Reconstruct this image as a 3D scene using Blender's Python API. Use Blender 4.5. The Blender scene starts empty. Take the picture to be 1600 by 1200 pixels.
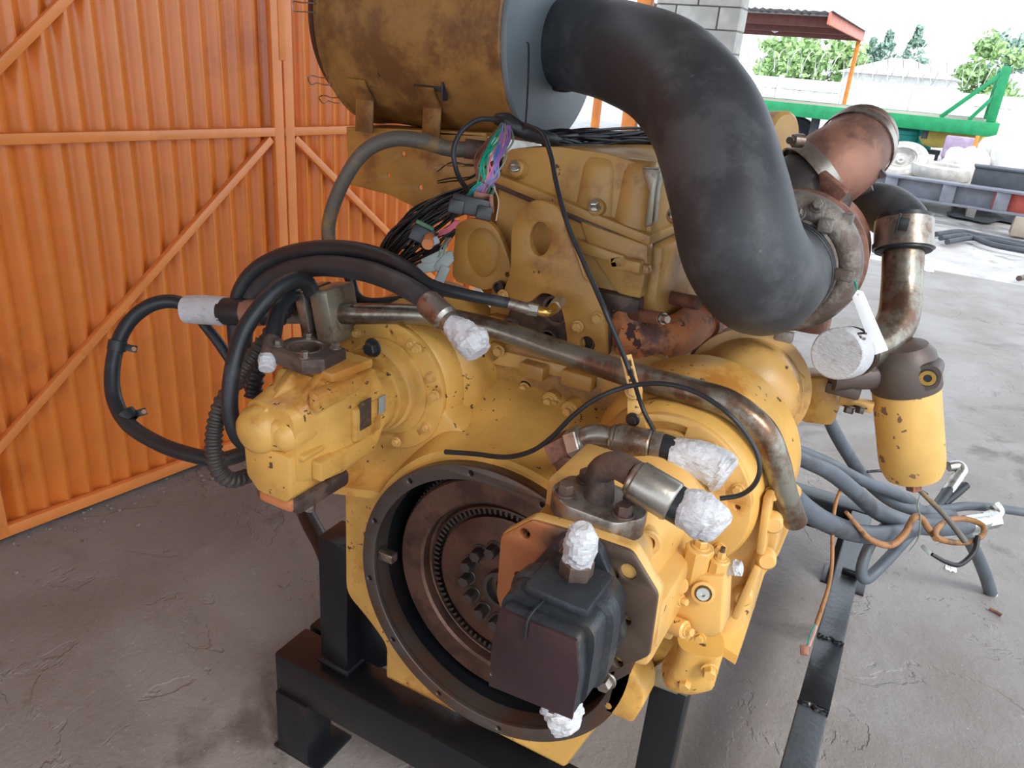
import bpy, bmesh, math, random
from mathutils import Vector, Matrix, Quaternion
random.seed(7)
V = Vector
PI = math.pi
SC = bpy.context.scene
COL = SC.collection

# ------------------------------------------------------------------ camera
CAM = V((0, 0, 1.7))
RW = Matrix(((0.8710, -0.2551, 0.4198), (0.4852, 0.3092, -0.8180), (0.0789, 0.9160, 0.3932)))
def _orth():
    down = V(((560-800)/1200, -(3400-600)/1200, -1)).normalized(); up = -down
    e = V(((1512-800)/1200, -(145-600)/1200, -1)); e = (e - up*e.dot(up)).normalized()
    l = up.cross(e).normalized()
    return Matrix((-l, e, up))
RW = _orth()
cd = bpy.data.cameras.new('camera'); cam = bpy.data.objects.new('camera', cd); COL.objects.link(cam)
cd.sensor_width = 36; cd.sensor_fit = 'HORIZONTAL'; cd.lens = 36*1200/1600; cd.clip_end = 300; cd.clip_start = 0.05
cam.matrix_world = Matrix.Translation(CAM) @ RW.to_4x4()
SC.camera = cam

# ------------------------------------------------------------------ light
w = bpy.data.worlds.new('sky'); SC.world = w; w.use_nodes = True
bg = w.node_tree.nodes['Background']
bg.inputs[0].default_value = (0.79, 0.89, 1.0, 1); bg.inputs[1].default_value = 2.3
sd = bpy.data.lights.new('sun', 'SUN'); sd.energy = 2.6; sd.angle = math.radians(18); sd.color = (1.0, .97, .92)
so = bpy.data.objects.new('sun', sd); COL.objects.link(so)
so.rotation_euler = V((-0.9, 0.55, -1.0)).to_track_quat('-Z', 'Y').to_euler()
SC.view_settings.view_transform = 'Standard'; SC.view_settings.look = 'None'
SC.view_settings.gamma = 1; SC.view_settings.use_curve_mapping = False
SC.view_settings.exposure = 0.12

# ------------------------------------------------------------------ placing helpers
def ray(x, y): return (RW @ V(((x-800)/1200, -(y-600)/1200, -1)))
def PY(x, y, Y): d = ray(x, y); return CAM + d*((Y-CAM.y)/d.y)
def PX(x, y, X): d = ray(x, y); return CAM + d*((X-CAM.x)/d.x)
def PZ(x, y, Z): d = ray(x, y); return CAM + d*((Z-CAM.z)/d.z)
def PD(x, y, D): return CAM + ray(x, y)*D
def depth(p): return -(RW.transposed() @ (p-CAM)).z
def inv(p):
    c = RW.transposed() @ (p-CAM); return (800+1200*c.x/-c.z, 600-1200*c.y/-c.z)
def pth(l): return [PY(*p[:3]) for p in l]

# ------------------------------------------------------------------ materials
MATS = {}
def mat(name, col, rough=.5, metal=0.0, dirt=None, dirt_amt=.5, dirt_scale=6, chip=None, chip_amt=.3, chip_scale=40,
        bump=.15, bump_scale=60, var=.12, spec=.5, coat=0, stretch=None, grad=None):
    m = bpy.data.materials.new(name); m.use_nodes = True; nt = m.node_tree; N = nt.nodes; L = nt.links
    b = N['Principled BSDF']; b.inputs['Roughness'].default_value = rough; b.inputs['Metallic'].default_value = metal
    b.inputs['Specular IOR Level'].default_value = spec; b.inputs['Coat Weight'].default_value = coat
    tc = N.new('ShaderNodeTexCoord'); src = tc.outputs['Object']
    if stretch:
        mp = N.new('ShaderNodeMapping'); mp.inputs['Scale'].default_value = stretch; L.new(src, mp.inputs[0]); src = mp.outputs[0]
    def noise(sc, det=5, ro=.6, off=0):
        n = N.new('ShaderNodeTexNoise'); n.inputs['Scale'].default_value = sc; n.inputs['Detail'].default_value = det
        n.inputs['Roughness'].default_value = ro; n.noise_dimensions = '4D'; n.inputs['W'].default_value = off
        L.new(src, n.inputs['Vector']); return n.outputs['Fac']
    def ramp(s, a, bb):
        r = N.new('ShaderNodeMapRange'); r.inputs['From Min'].default_value = a; r.inputs['From Max'].default_value = bb
        r.interpolation_type = 'SMOOTHSTEP'; L.new(s, r.inputs[0]); return r.outputs[0]
    def mix(f, c1, c2):
        x = N.new('ShaderNodeMix'); x.data_type = 'RGBA'
        L.new(f, x.inputs[0])
        for i, c in ((6, c1), (7, c2)):
            if isinstance(c, (tuple, list)): x.inputs[i].default_value = (*c, 1)
            else: L.new(c, x.inputs[i])
        return x.outputs[2]
    c = tuple(col)
    dk = tuple(v*(1-var) for v in c); lt = tuple(min(1, v*(1+var)) for v in c)
    cur = mix(ramp(noise(9, 3, .5, 1), .35, .65), dk, lt)
    if grad:
        gi, g0, g1, gc = grad; sx = N.new('ShaderNodeSeparateXYZ'); L.new(src, sx.inputs[0])
        g = N.new('ShaderNodeMath'); g.operation = 'MULTIPLY_ADD'; g.inputs[1].default_value = .12; L.new(noise(14, 5, .6, 5), g.inputs[0]); L.new(sx.outputs[gi], g.inputs[2])
        cur = mix(ramp(g.outputs[0], g0, g1), gc, cur)
    if dirt:
        f = ramp(noise(dirt_scale, 7, .7, 3), .60-dirt_amt*.22, .72-dirt_amt*.2); cur = mix(f, cur, dirt)
    if chip:
        n1 = noise(chip_scale, 4, .6, 7); n2 = noise(chip_scale*.14, 3, .5, 17)
        ad = N.new('ShaderNodeMath'); ad.operation = 'MULTIPLY_ADD'; ad.inputs[1].default_value = .35; L.new(n2, ad.inputs[0]); L.new(n1, ad.inputs[2])
        f = ramp(ad.outputs[0], .90-chip_amt*.20, .915-chip_amt*.20); cur = mix(f, cur, chip)
        mr = N.new('ShaderNodeMapRange'); mr.inputs['To Min'].default_value = rough; mr.inputs['To Max'].default_value = min(1, rough+.3)
        L.new(f, mr.inputs[0]); L.new(mr.outputs[0], b.inputs['Roughness'])
    L.new(cur, b.inputs['Base Color'])
    if bump:
        bp = N.new('ShaderNodeBump'); bp.inputs['Strength'].default_value = bump; bp.inputs['Distance'].default_value = .004
        L.new(noise(bump_scale, 5, .6, 11), bp.inputs['Height']); L.new(bp.outputs[0], b.inputs['Normal'])
    MATS[name] = m
    return m

BR = (.10, .045, .02)
mat('yellow', (.62, .35, .085), .38, dirt=(.44, .185, .035), dirt_amt=.35, dirt_scale=5, chip=(.10, .05, .025), chip_amt=.36, chip_scale=48, bump=.25, bump_scale=70)
mat('yellow_clean', (.66, .385, .115), .36, dirt=(.52, .24, .06), dirt_amt=.2, chip=(.12, .06, .03), chip_amt=.2, chip_scale=50, bump=.12)
mat('yellow_grimy', (.52, .30, .09), .40, dirt=(.34, .17, .055), dirt_amt=.4, dirt_scale=7, chip=(.08, .04, .02), chip_amt=.1, bump=.2)
mat('yellow_brown', (.42, .215, .05), .42, dirt=(.24, .105, .035), dirt_amt=.45, dirt_scale=6, chip=(.05, .03, .02), chip_amt=.12, bump=.25)
mat('filter_yellow', (.66, .40, .115), .4, chip=(.22, .12, .07), chip_amt=.5, chip_scale=34, bump=.1)
mat('canister_tan', (.34, .17, .045), .42, dirt=(.15, .065, .02), dirt_amt=.8, dirt_scale=4, chip=(.06, .035, .02), chip_amt=.12, chip_scale=14, bump=.12, bump_scale=20)
mat('manifold_orange', (.58, .20, .07), .6, dirt=(.12, .06, .05), dirt_amt=.55, dirt_scale=11, chip=(.08, .04, .035), chip_amt=.4, chip_scale=35, bump=.3)
mat('cast_brown', (.13, .085, .065), .6, .2, dirt=(.06, .04, .035), dirt_amt=.7, dirt_scale=14, bump=.35, bump_scale=120)
mat('flywheel_rust', (.16, .085, .058), .42, .65, dirt=(.09, .05, .038), dirt_amt=.6, dirt_scale=9, bump=.1, bump_scale=90)
mat('ring_steel', (.13, .11, .10), .38, .75, dirt=(.16, .09, .06), dirt_amt=.6, dirt_scale=7, bump=.12, bump_scale=90)
mat('turbo_grey', (.26, .23, .20), .5, .45, dirt=(.14, .10, .08), dirt_amt=.6, dirt_scale=12, bump=.45, bump_scale=160)
mat('turbo_rust', (.34, .16, .11), .55, .35, dirt=(.17, .085, .06), dirt_amt=.7, dirt_scale=9, bump=.3, bump_scale=90)
mat('turbo_dark', (.07, .06, .055), .55, .4, dirt=(.15, .11, .09), dirt_amt=.4, bump=.35, bump_scale=90)
mat('rubber_hose', (.034, .036, .041), .50, dirt=(.075, .078, .083), dirt_amt=.45, dirt_scale=5, chip=(.12, .12, .125), chip_amt=.05, chip_scale=70, bump=.15, bump_scale=40, spec=.45)
mat('rubber', (.016, .018, .022), .42, dirt=(.042, .044, .047), dirt_amt=.3, dirt_scale=12, bump=.12, spec=.5)
mat('rubber_grey', (.085, .10, .12), .5, dirt=(.05, .05, .055), dirt_amt=.4, bump=.1)
mat('black_plastic', (.018, .018, .02), .35, bump=.05)
mat('wire_black', (.012, .012, .013), .4, bump=0)
mat('black_paint', (.008, .009, .011), .30, dirt=(.022, .012, .013), dirt_amt=.3, dirt_scale=4, bump=.25, bump_scale=45, spec=.4)
mat('black_paint_skylit', (.055, .062, .072), .36, dirt=(.03, .032, .036), dirt_amt=.4, dirt_scale=9, bump=.5, bump_scale=60, spec=.5)  # black paint lightened to grey-blue: the sky's reflection is put into the colour
mat('pump_black', (.035, .040, .047), .38, .35, dirt=(.075, .068, .06), dirt_amt=.45, dirt_scale=16, bump=.35, bump_scale=150)
mat('pump_end_paint', (.036, .017, .020), .32, .1, dirt=(.05, .024, .022), dirt_amt=.5, dirt_scale=8, chip=(.25, .2, .18), chip_amt=.0, bump=.08, bump_scale=60)
mat('flange_dark', (.13, .085, .06), .42, .45, dirt=(.06, .05, .045), dirt_amt=.55, dirt_scale=9, bump=.15)
mat('flange_two_tone', (.12, .08, .058), .42, .4, dirt=(.055, .05, .05), dirt_amt=.5, dirt_scale=9, bump=.15, grad=(0, .285, .325, (.46, .17, .065)))
mat('orange_primer', (.50, .19, .07), .45, dirt=(.28, .12, .06), dirt_amt=.5, dirt_scale=12, bump=.1)
mat('steel', (.36, .33, .29), .34, .85, dirt=(.20, .13, .09), dirt_amt=.55, dirt_scale=16, bump=.12)
mat('steel_pipe', (.30, .29, .24), .30, .8, dirt=(.17, .10, .065), dirt_amt=.7, dirt_scale=9, chip=(.10, .055, .035), chip_amt=.3, chip_scale=28, bump=.12)
mat('zinc', (.55, .56, .52), .28, .9, dirt=(.35, .33, .28), dirt_amt=.4, dirt_scale=20, bump=.1)
mat('zinc_dull', (.36, .34, .27), .38, .7, dirt=(.22, .19, .15), dirt_amt=.5, dirt_scale=25, bump=.15)
mat('brass', (.62, .38, .10), .28, .9, bump=.05)
mat('bolt_steel', (.11, .09, .08), .36, .8, bump=.1)
mat('tape_white', (.60, .60, .62), .5, dirt=(.40, .37, .38), dirt_amt=.3, dirt_scale=30, bump=.8, bump_scale=90, var=.08, stretch=(1, 1, 2.5))
mat('grey_sheet', (.16, .19, .21), .5, dirt=(.12, .14, .155), dirt_amt=.4, dirt_scale=3, bump=.04, bump_scale=12)
mat('orange_paint', (.74, .215, .035), .28, dirt=(.60, .16, .03), dirt_amt=.2, dirt_scale=2, bump=0, spec=.6, var=.04)
mat('orange_rail', (.80, .25, .06), .33, dirt=(.5, .13, .03), dirt_amt=.15, dirt_scale=5, bump=.05, spec=.6, var=.05)
mat('harness_brown', (.30, .14, .05), .6, dirt=(.12, .06, .03), dirt_amt=.5, dirt_scale=20, bump=.4, bump_scale=150)
mat('grimy_pipe', (.11, .095, .08), .55, dirt=(.24, .15, .055), dirt_amt=.4, dirt_scale=12, chip=(.05, .045, .042), chip_amt=.35, chip_scale=30, bump=.4, bump_scale=90)
mat('oil_cast', (.10, .075, .065), .48, .3, dirt=(.17, .10, .08), dirt_amt=.4, bump=.15)
mat('green_paint', (.006, .25, .085), .4, bump=.03)
mat('white_wall', (.74, .74, .72), .8, dirt=(.6, .58, .55), dirt_amt=.2, dirt_scale=1, bump=.05)
mat('block_paint', (.52, .50, .46), .75, dirt=(.36, .33, .30), dirt_amt=.4, dirt_scale=3, bump=.3, bump_scale=30)
mat('mortar', (.22, .20, .18), .9)
mat('roof_metal', (.20, .21, .23), .5, .4, bump=.05)
mat('red_oxide', (.17, .055, .045), .5, bump=.05)
mat('fascia_red', (.72, .20, .13), .5, bump=.03)
mat('post_orange', (.80, .25, .04), .5, bump=.02)
mat('tyre', (.40, .37, .34), .8, dirt=(.5, .47, .43), dirt_amt=.5, bump=.3)
mat('ibeam', (.15, .155, .18), .55, bump=.1)
mat('ibeam_red', (.42, .07, .05), .55, bump=.1)
mat('teal', (.03, .45, .42), .5, bump=.02)
mat('teal_dark', (.015, .12, .13), .5, bump=.02)
mat('purple_cloth', (.40, .30, .42), .8, bump=.1)
mat('tarp_yellow', (.65, .50, .12), .8, bump=.3)
mat('sack_white', (.72, .70, .68), .8, bump=.4, bump_scale=20)
mat('scrap_dark', (.05, .055, .065), .7, bump=.3)
mat('wood_grey', (.30, .24, .19), .8, bump=.3)
mat('tarp_board', (.42, .38, .34), .8, bump=.1)
mat('leaf', (.30, .46, .18), .7, var=.4, bump=0)
mat('leaf_blue', (.24, .36, .28), .7, var=.4, bump=0)
mat('trunk', (.12, .09, .06), .8)
mat('ceiling_sheet', (.40, .38, .36), .7)
mat('back_glass', (.36, .40, .40), .3, bump=.02)
mat('label_dirty', (.10, .075, .065), .5, .4, dirt=(.2, .13, .07), dirt_amt=.5, dirt_scale=50)
mat('plastic_grey', (.28, .31, .30), .45, bump=.05)
mat('plastic_green', (.06, .16, .08), .45, bump=.05)
mat('paper', (.85, .85, .85), .7, bump=.05)
for nm, c in dict(w_green=(.0, .30, .18), w_purple=(.28, .14, .42), w_pink=(.62, .16, .24), w_blue=(.08, .20, .45), w_brown=(.16, .05, .03), w_cream=(.5, .42, .3), w_greyg=(.2, .26, .2)).items():
    mat(nm, c, .4, bump=0)

def floor_mat(name, base, dark, light):
    m = bpy.data.materials.new(name); m.use_nodes = True; nt = m.node_tree; N = nt.nodes; L = nt.links; b = N['Principled BSDF']
    tc = N.new('ShaderNodeTexCoord').outputs['Object']
    def noise(sc, det, ro, off, dist=0):
        n = N.new('ShaderNodeTexNoise'); n.noise_dimensions = '4D'; n.inputs['Scale'].default_value = sc; n.inputs['Detail'].default_value = det
        n.inputs['Roughness'].default_value = ro; n.inputs['W'].default_value = off; n.inputs['Distortion'].default_value = dist; L.new(tc, n.inputs['Vector']); return n.outputs['Fac']
    def ramp(s, a, c):
        r = N.new('ShaderNodeMapRange'); r.interpolation_type = 'SMOOTHSTEP'; r.inputs['From Min'].default_value = a; r.inputs['From Max'].default_value = c; L.new(s, r.inputs[0]); return r.outputs[0]
    def mix(f, c1, c2):
        x = N.new('ShaderNodeMix'); x.data_type = 'RGBA'; L.new(f, x.inputs[0])
        for i, c in ((6, c1), (7, c2)):
            if isinstance(c, tuple): x.inputs[i].default_value = (*c, 1)
            else: L.new(c, x.inputs[i])
        return x.outputs[2]
    def math_(op, a, c):
        n = N.new('ShaderNodeMath'); n.operation = op
        for i, s in enumerate((a, c)):
            if isinstance(s, (int, float)): n.inputs[i].default_value = s
            else: L.new(s, n.inputs[i])
        return n.outputs[0]
    c = mix(ramp(noise(1.6, 6, .6, 0, .6), .35, .65), base, light)
    c = mix(ramp(noise(2.3, 5, .6, 5, .8), .55, .70), c, dark)
    c = mix(ramp(noise(26, 6, .75, 9), .58, .72), c, tuple(v*.55 for v in dark))
    c = mix(ramp(noise(60, 3, .7, 2), .62, .72), c, tuple(min(1, v*1.5) for v in light))
    L.new(c, b.inputs['Base Color']); b.inputs['Roughness'].default_value = .6
    rr = N.new('ShaderNodeMapRange'); rr.inputs['To Min'].default_value = .42; rr.inputs['To Max'].default_value = .8
    L.new(noise(3, 5, .6, 4), rr.inputs[0]); L.new(rr.outputs[0], b.inputs['Roughness'])
    # spalled layers and hairline cracks, as relief
    pl = ramp(noise(2.2, 7, .55, 21, 1.2), .56, .575)
    h = math_('ADD', math_('MULTIPLY', noise(14, 8, .7, 31), .6), math_('MULTIPLY', pl, -.25))
    h = math_('ADD', h, math_('MULTIPLY', noise(60, 4, .6, 33), .15))
    bp = N.new('ShaderNodeBump'); bp.inputs['Strength'].default_value = .75; bp.inputs['Distance'].default_value = .02; L.new(h, bp.inputs['Height']); L.new(bp.outputs[0], b.inputs['Normal'])
    MATS[name] = m
floor_mat('concrete', (.19, .165, .148), (.11, .095, .085), (.25, .232, .22))
floor_mat('yard_dirt', (.34, .31, .30), (.20, .18, .17), (.46, .44, .43))

# ------------------------------------------------------------------ shapes: each returns (verts, faces)
def ax_frame(n):
    n = n.normalized(); a = V((0, 0, 1)) if abs(n.z) < .9 else V((1, 0, 0))
    u = a.cross(n).normalized(); return u, n.cross(u), n
def catmull(P, n=8, closed=False):
    if len(P) == 2: return [P[0].lerp(P[1], i/n) for i in range(n+1)]
    Q = [P[0]*2-P[1]] + list(P) + [P[-1]*2-P[-2]]; out = []
    for i in range(1, len(Q)-2):
        p0, p1, p2, p3 = Q[i-1:i+3]
        for k in range(n):
            t = k/n
            out.append(.5*((2*p1)+(p2-p0)*t+(2*p0-5*p1+4*p2-p3)*t*t+(3*p1-p0-3*p2+p3)*t**3))
    out.append(P[-1].copy()); return out
def tube(P, r, seg=12, n=8, smooth=True, cap=True, wob=None):
    if smooth:
        R = r if isinstance(r, (list, tuple)) else [r]*len(P)
        C = catmull(P, n)
        m = len(C); Rs = []
        for i in range(m):
            t = i/(m-1)*(len(R)-1); k = min(int(t), len(R)-2); Rs.append(R[k]+(R[k+1]-R[k])*(t-k))
    else: C = list(P); Rs = r if isinstance(r, (list, tuple)) else [r]*len(P)
    vs, fs = [], []; T = [(C[min(i+1, len(C)-1)]-C[max(i-1, 0)]).normalized() for i in range(len(C))]
    u, v, _ = ax_frame(T[0])
    for i, c in enumerate(C):
        if i:
            q = T[i-1].rotation_difference(T[i]); u = q @ u
        u = (u-T[i]*u.dot(T[i])).normalized(); v = T[i].cross(u)
        for k in range(seg):
            a = 2*PI*k/seg; rr = Rs[i]*(1 if not wob else 1+random.uniform(-wob, wob))
            vs.append(c+(u*math.cos(a)+v*math.sin(a))*rr)
    for i in range(len(C)-1):
        for k in range(seg):
            a, b = i*seg+k, i*seg+(k+1) % seg; fs.append((a, b, b+seg, a+seg))
    if cap: fs.append(tuple(range(seg-1, -1, -1))); fs.append(tuple((len(C)-1)*seg+k for k in range(seg)))
    return vs, fs
def lathe(o, n, prof, seg=48, closed=False):
    u, v, n = ax_frame(n); vs, fs = [], []
    for r, h in prof:
        for k in range(seg):
            a = 2*PI*k/seg; vs.append(o+n*h+(u*math.cos(a)+v*math.sin(a))*max(r, 1e-5))
    m = len(prof)
    for i in range(m if closed else m-1):
        j = (i+1) % m
        for k in range(seg):
            k2 = (k+1) % seg; fs.append((i*seg+k, i*seg+k2, j*seg+k2, j*seg+k))
    return vs, fs
def cyl(a, b, r, r2=None, seg=24, ch=.0):
    n = b-a; L = n.length; r2 = r if r2 is None else r2
    return lathe(a, n, [(0, 0), (r-ch, 0), (r, ch), (r2, L-ch), (r2-ch, L), (0, L)] if ch else [(0, 0), (r, 0), (r2, L), (0, L)], seg)
def bm_out(bm):
    bm.verts.index_update(); vs = [v.co.copy() for v in bm.verts]; fs = [tuple(v.index for v in f.verts) for f in bm.faces]; bm.free(); return vs, fs
def prism(pts, d, bev=0, seg=2):
    """closed outline pts (world) swept by d"""
    bm = bmesh.new(); a = [bm.verts.new(p) for p in pts]; b = [bm.verts.new(p+d) for p in pts]; n = len(pts)
    bm.faces.new(a); bm.faces.new(b[::-1])
    for i in range(n): bm.faces.new((a[i], b[i], b[(i+1) % n], a[(i+1) % n]))
    bmesh.ops.recalc_face_normals(bm, faces=bm.faces)
    if bev: bmesh.ops.bevel(bm, geom=list(bm.edges), offset=bev, segments=seg, affect='EDGES', profile=.5, clamp_overlap=True)
    return bm_out(bm)
def box(c, s, bev=.003, rot=None, seg=2):
    c = V(c); s = V(s)*.5; q = rot if rot else Matrix.Identity(3)
    P = [c+q @ V((x*s.x, y*s.y, -s.z)) for x, y in ((-1, -1), (1, -1), (1, 1), (-1, 1))]
    return prism(P, q @ V((0, 0, 2*s.z)), bev, seg)
def rodbox(a, b, wd, ht, up=V((0, 0, 1)), bev=.003):
    t = (b-a).normalized(); s = t.cross(up).normalized(); u = s.cross(t)
    P = [a+s*x*wd/2+u*y*ht/2 for x, y in ((-1, -1), (1, -1), (1, 1), (-1, 1))]
    return prism(P, b-a, bev)
def sect(c, u, v, a, b, p=4, n=32):
    o = []
    for k in range(n):
        t = 2*PI*(k+.5)/n; ct, st = math.cos(t), math.sin(t)
        o.append(c+u*a*math.copysign(abs(ct)**(2/p), ct)+v*b*math.copysign(abs(st)**(2/p), st))
    return o
def loft(S, cap=True):
    n = len(S[0]); vs = [p for s in S for p in s]; fs = []
    for i in range(len(S)-1):
        for k in range(n):
            k2 = (k+1) % n; fs.append((i*n+k, i*n+k2, (i+1)*n+k2, (i+1)*n+k))
    if cap: fs.append(tuple(range(n-1, -1, -1))); fs.append(tuple((len(S)-1)*n+k for k in range(n)))
    return vs, fs
def rnd(pts, r, n=4):
    """round the corners of a 2D outline"""
    out = []; m = len(pts)
    for i in range(m):
        p = V(pts[i][:2]); a = V(pts[i-1][:2]); b = V(pts[(i+1) % m][:2]); rr = pts[i][2] if len(pts[i]) > 2 else r
        da, db = (a-p), (b-p); l = min(rr, da.length*.45, db.length*.45)
        if l < 1e-5: out.append(p); continue
        A = p+da.normalized()*l; B = p+db.normalized()*l
        for k in range(n+1):
            t = k/n; out.append(A*(1-t)**2+p*2*t*(1-t)+B*t*t)
    return out
def circ2(x, y, r, n=20, ry=None, a0=0): return [V((x+r*math.cos(a0+2*PI*k/n), y+(ry or r)*math.sin(a0+2*PI*k/n))) for k in range(n)]
def plate(outline, holes, o, u, v, th, bev=.0015):
    """flat plate with holes: outline, holes as 2D points in (u,v) from o; front face at o, goes back by th along -(u x v)"""
    n = u.cross(v).normalized(); cu = bpy.data.curves.new('c', 'CURVE'); cu.dimensions = '2D'; cu.fill_mode = 'BOTH'
    for pl in [outline]+list(holes):
        s = cu.splines.new('POLY'); s.points.add(len(pl)-1); s.use_cyclic_u = True
        for i, p in enumerate(pl): s.points[i].co = (p[0], p[1], 0, 1)
    cu.extrude = max(th/2-bev, .0001); cu.bevel_depth = bev; cu.bevel_resolution = 1; cu.offset = -bev
    ob = bpy.data.objects.new('c', cu); me = bpy.data.meshes.new_from_object(ob)
    M = Matrix.Translation(o-n*th/2) @ Matrix((u, v, n)).transposed().to_4x4()
    vs = [M @ x.co for x in me.vertices]; fs = [tuple(f.vertices) for f in me.polygons]
    bpy.data.objects.remove(ob); bpy.data.curves.remove(cu); bpy.data.meshes.remove(me); return vs, fs
EX, EY, EZ = V((1, 0, 0)), V((0, 1, 0)), V((0, 0, 1))
def yplate(pix, y, th, holes=(), r=.004, bev=.0015, n=4):
    """plate facing the viewer (-Y), outline given where it is seen"""
    o2 = rnd([(PY(*p[:2], y).x, PY(*p[:2], y).z)+tuple(p[2:]) for p in pix], r, n)
    return plate(o2, holes, V((0, y, 0)), EX, EZ, th, bev)
def bolt_shape(r=.01, h=.008, wr=1.35):
    vs, fs = lathe(V((0, 0, 0)), EZ, [(r*wr, 0), (r*wr, .0018), (r*wr*.95, .0025), (0, .0025)], 20)
    hx = lathe(V((0, 0, .0022)), EZ, [(0, 0), (r, 0), (r, h*.86), (r*.86, h), (0, h)], 6); k = len(vs)
    return vs+hx[0], fs+[tuple(i+k for i in f) for f in hx[1]]
def rotax(shape, axis, o):
    q = EZ.rotation_difference(axis.normalized()); return [o+(q @ v) for v in shape[0]], shape[1]
def taped(P, R, seg=22, wob=.10, flat=False):
    """crumpled masking tape wound round an end: irregular folds and a pinched closed tip"""
    C = catmull(P, 6); m = len(C); vs, fs = [], []; u, v, _ = ax_frame(C[1]-C[0])
    ph = [random.uniform(0, 6) for _ in range(6)]
    for i, c in enumerate(C+[C[-1], C[-1]]):
        j = min(i, m-1); T = (C[min(j+1, m-1)]-C[max(j-1, 0)]).normalized(); u = (u-T*u.dot(T)).normalized(); v = T.cross(u)
        t = j/(m-1)*(len(R)-1); k = min(int(t), len(R)-2); rr = R[k]+(R[k+1]-R[k])*(t-k)
        cc = c
        if i == m: rr *= .72 if not flat else .95; cc = c+T*(rr*.22 if not flat else .002)
        if i == m+1: rr *= .12; cc = c+T*(rr*1.2 if not flat else .003)
        for q in range(seg):
            a = 2*PI*q/seg
            f = 1+wob*(.6*math.sin(3*a+ph[0]+j*.35)+.5*math.sin(5*a+ph[1]-j*.6)+.35*math.sin(9*a+ph[2]+j*1.1))+random.uniform(-wob, wob)*.35
            vs.append(cc+(u*math.cos(a)+v*math.sin(a))*rr*f)
    n = len(vs)//seg
    for i in range(n-1):
        for q in range(seg):
            a, b = i*seg+q, i*seg+(q+1) % seg; fs.append((a, b, b+seg, a+seg))
    fs.append(tuple(range(seg-1, -1, -1))); fs.append(tuple((n-1)*seg+q for q in range(seg))); return vs, fs

# ------------------------------------------------------------------ objects
def root(name, label, cat, loc, group=None, kind=None):
    o = bpy.data.objects.new(name, None); COL.objects.link(o); o.location = loc; o.empty_display_size = .1
    o['label'] = label; o['category'] = cat
    if group: o['group'] = group
    if kind: o['kind'] = kind
    o['_w'] = tuple(loc); return o
def wloc(o):
    return V(o['_w']) if o is not None and '_w' in o else V((0, 0, 0))
def part(name, shapes, m, parent=None, ang=35, label=None, cat=None, group=None, kind=None, loc=None):
    if isinstance(shapes, tuple): shapes = [shapes]
    off = wloc(parent) if parent else (V(loc) if loc is not None else V((0, 0, 0)))
    vs, fs = [], []
    for v, f in shapes:
        k = len(vs); vs += [x-off for x in v]; fs += [tuple(i+k for i in g) for g in f]
    me = bpy.data.meshes.new(name); me.from_pydata(vs, [], fs)
    bm = bmesh.new(); bm.from_mesh(me); bmesh.ops.remove_doubles(bm, verts=bm.verts, dist=2e-5); bmesh.ops.recalc_face_normals(bm, faces=bm.faces); bm.to_mesh(me); bm.free()
    me.shade_smooth(); me.set_sharp_from_angle(angle=math.radians(ang))
    me.materials.append(MATS[m]); o = bpy.data.objects.new(name, me); COL.objects.link(o)
    o['_w'] = tuple(off)
    if parent:
        o.parent = parent
    else: o.location = off
    if label: o['label'] = label
    if cat: o['category'] = cat
    if group: o['group'] = group
    if kind: o['kind'] = kind
    return o
_pm = {}
def inst(name, key, shape, m, parent, pos, axis, spin=0):
    """a repeated small piece sharing its mesh"""
    k = (key, m)
    if k not in _pm:
        o = part(name, shape(), m, None); _pm[k] = o.data; bpy.data.objects.remove(o)
    o = bpy.data.objects.new(name, _pm[k]); COL.objects.link(o); o.parent = parent
    o.location = pos-wloc(parent); o.rotation_mode = 'QUATERNION'
    o.rotation_quaternion = EZ.rotation_difference(axis.normalized()) @ Quaternion(EZ, spin)
    return o
def bolt(parent, pos, axis=-EY, r=.01, h=.009, m='bolt_steel', name='bolt'):
    return inst(name, ('b', r, h), lambda: bolt_shape(r, h), m, parent, pos, axis, random.uniform(0, 1))

# ================================================================== THE SETTING
WD = V((.146, .989, 0)).normalized(); WN = V((WD.y, -WD.x, 0)); W0 = V((-2.577, 1.176, 0))
def WP(u, z, o=0): return W0+WD*u+WN*o+EZ*z
fl = part('floor', [box((-.4, 1.5, -.1), (5.2, 15, .2), 0)], 'concrete', kind='structure')
gr = part('ground', [box((0, 60, -.13), (160, 150, .2), 0)], 'yard_dirt', kind='structure')
fl2 = part('floor_apron', [box((6.2, 1.5, -.1), (8.0, 15, .2), 0)], 'concrete', kind='structure')
def corr(u0, u1, z0, z1, pitch=.0762, amp=.0155):
    n = int((u1-u0)/pitch*10); vs = []
    for i in range(n+1):
        u = u0+(u1-u0)*i/n; o = amp*math.cos(2*PI*u/pitch)
        vs += [WP(u, z0, o), WP(u, z1, o)]
    fs = [(2*i, 2*i+2, 2*i+3, 2*i+1) for i in range(n)]
    k = len(vs); vs += [v-WN*.0015 for v in vs]; fs += [tuple(j+k for j in f[::-1]) for f in fs]; return vs, fs
def rail(a, b, wd, o=.036, th=.03):
    return rodbox(WP(*a, o), WP(*b, o), th, wd, up=EZ if abs(a[1]-b[1]) < 5 and abs(a[0]-b[0]) > .01 else WD, bev=.003)
def brace(a, b, wd, o=.034, th=.028):
    A, B = WP(*a, o), WP(*b, o); t = (B-A).normalized(); s = t.cross(WN).normalized()
    P = [A+s*x*wd/2+WN*y*th/2 for x, y in ((-1, -1), (1, -1), (1, 1), (-1, 1))]; return prism(P, B-A, .003)
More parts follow.
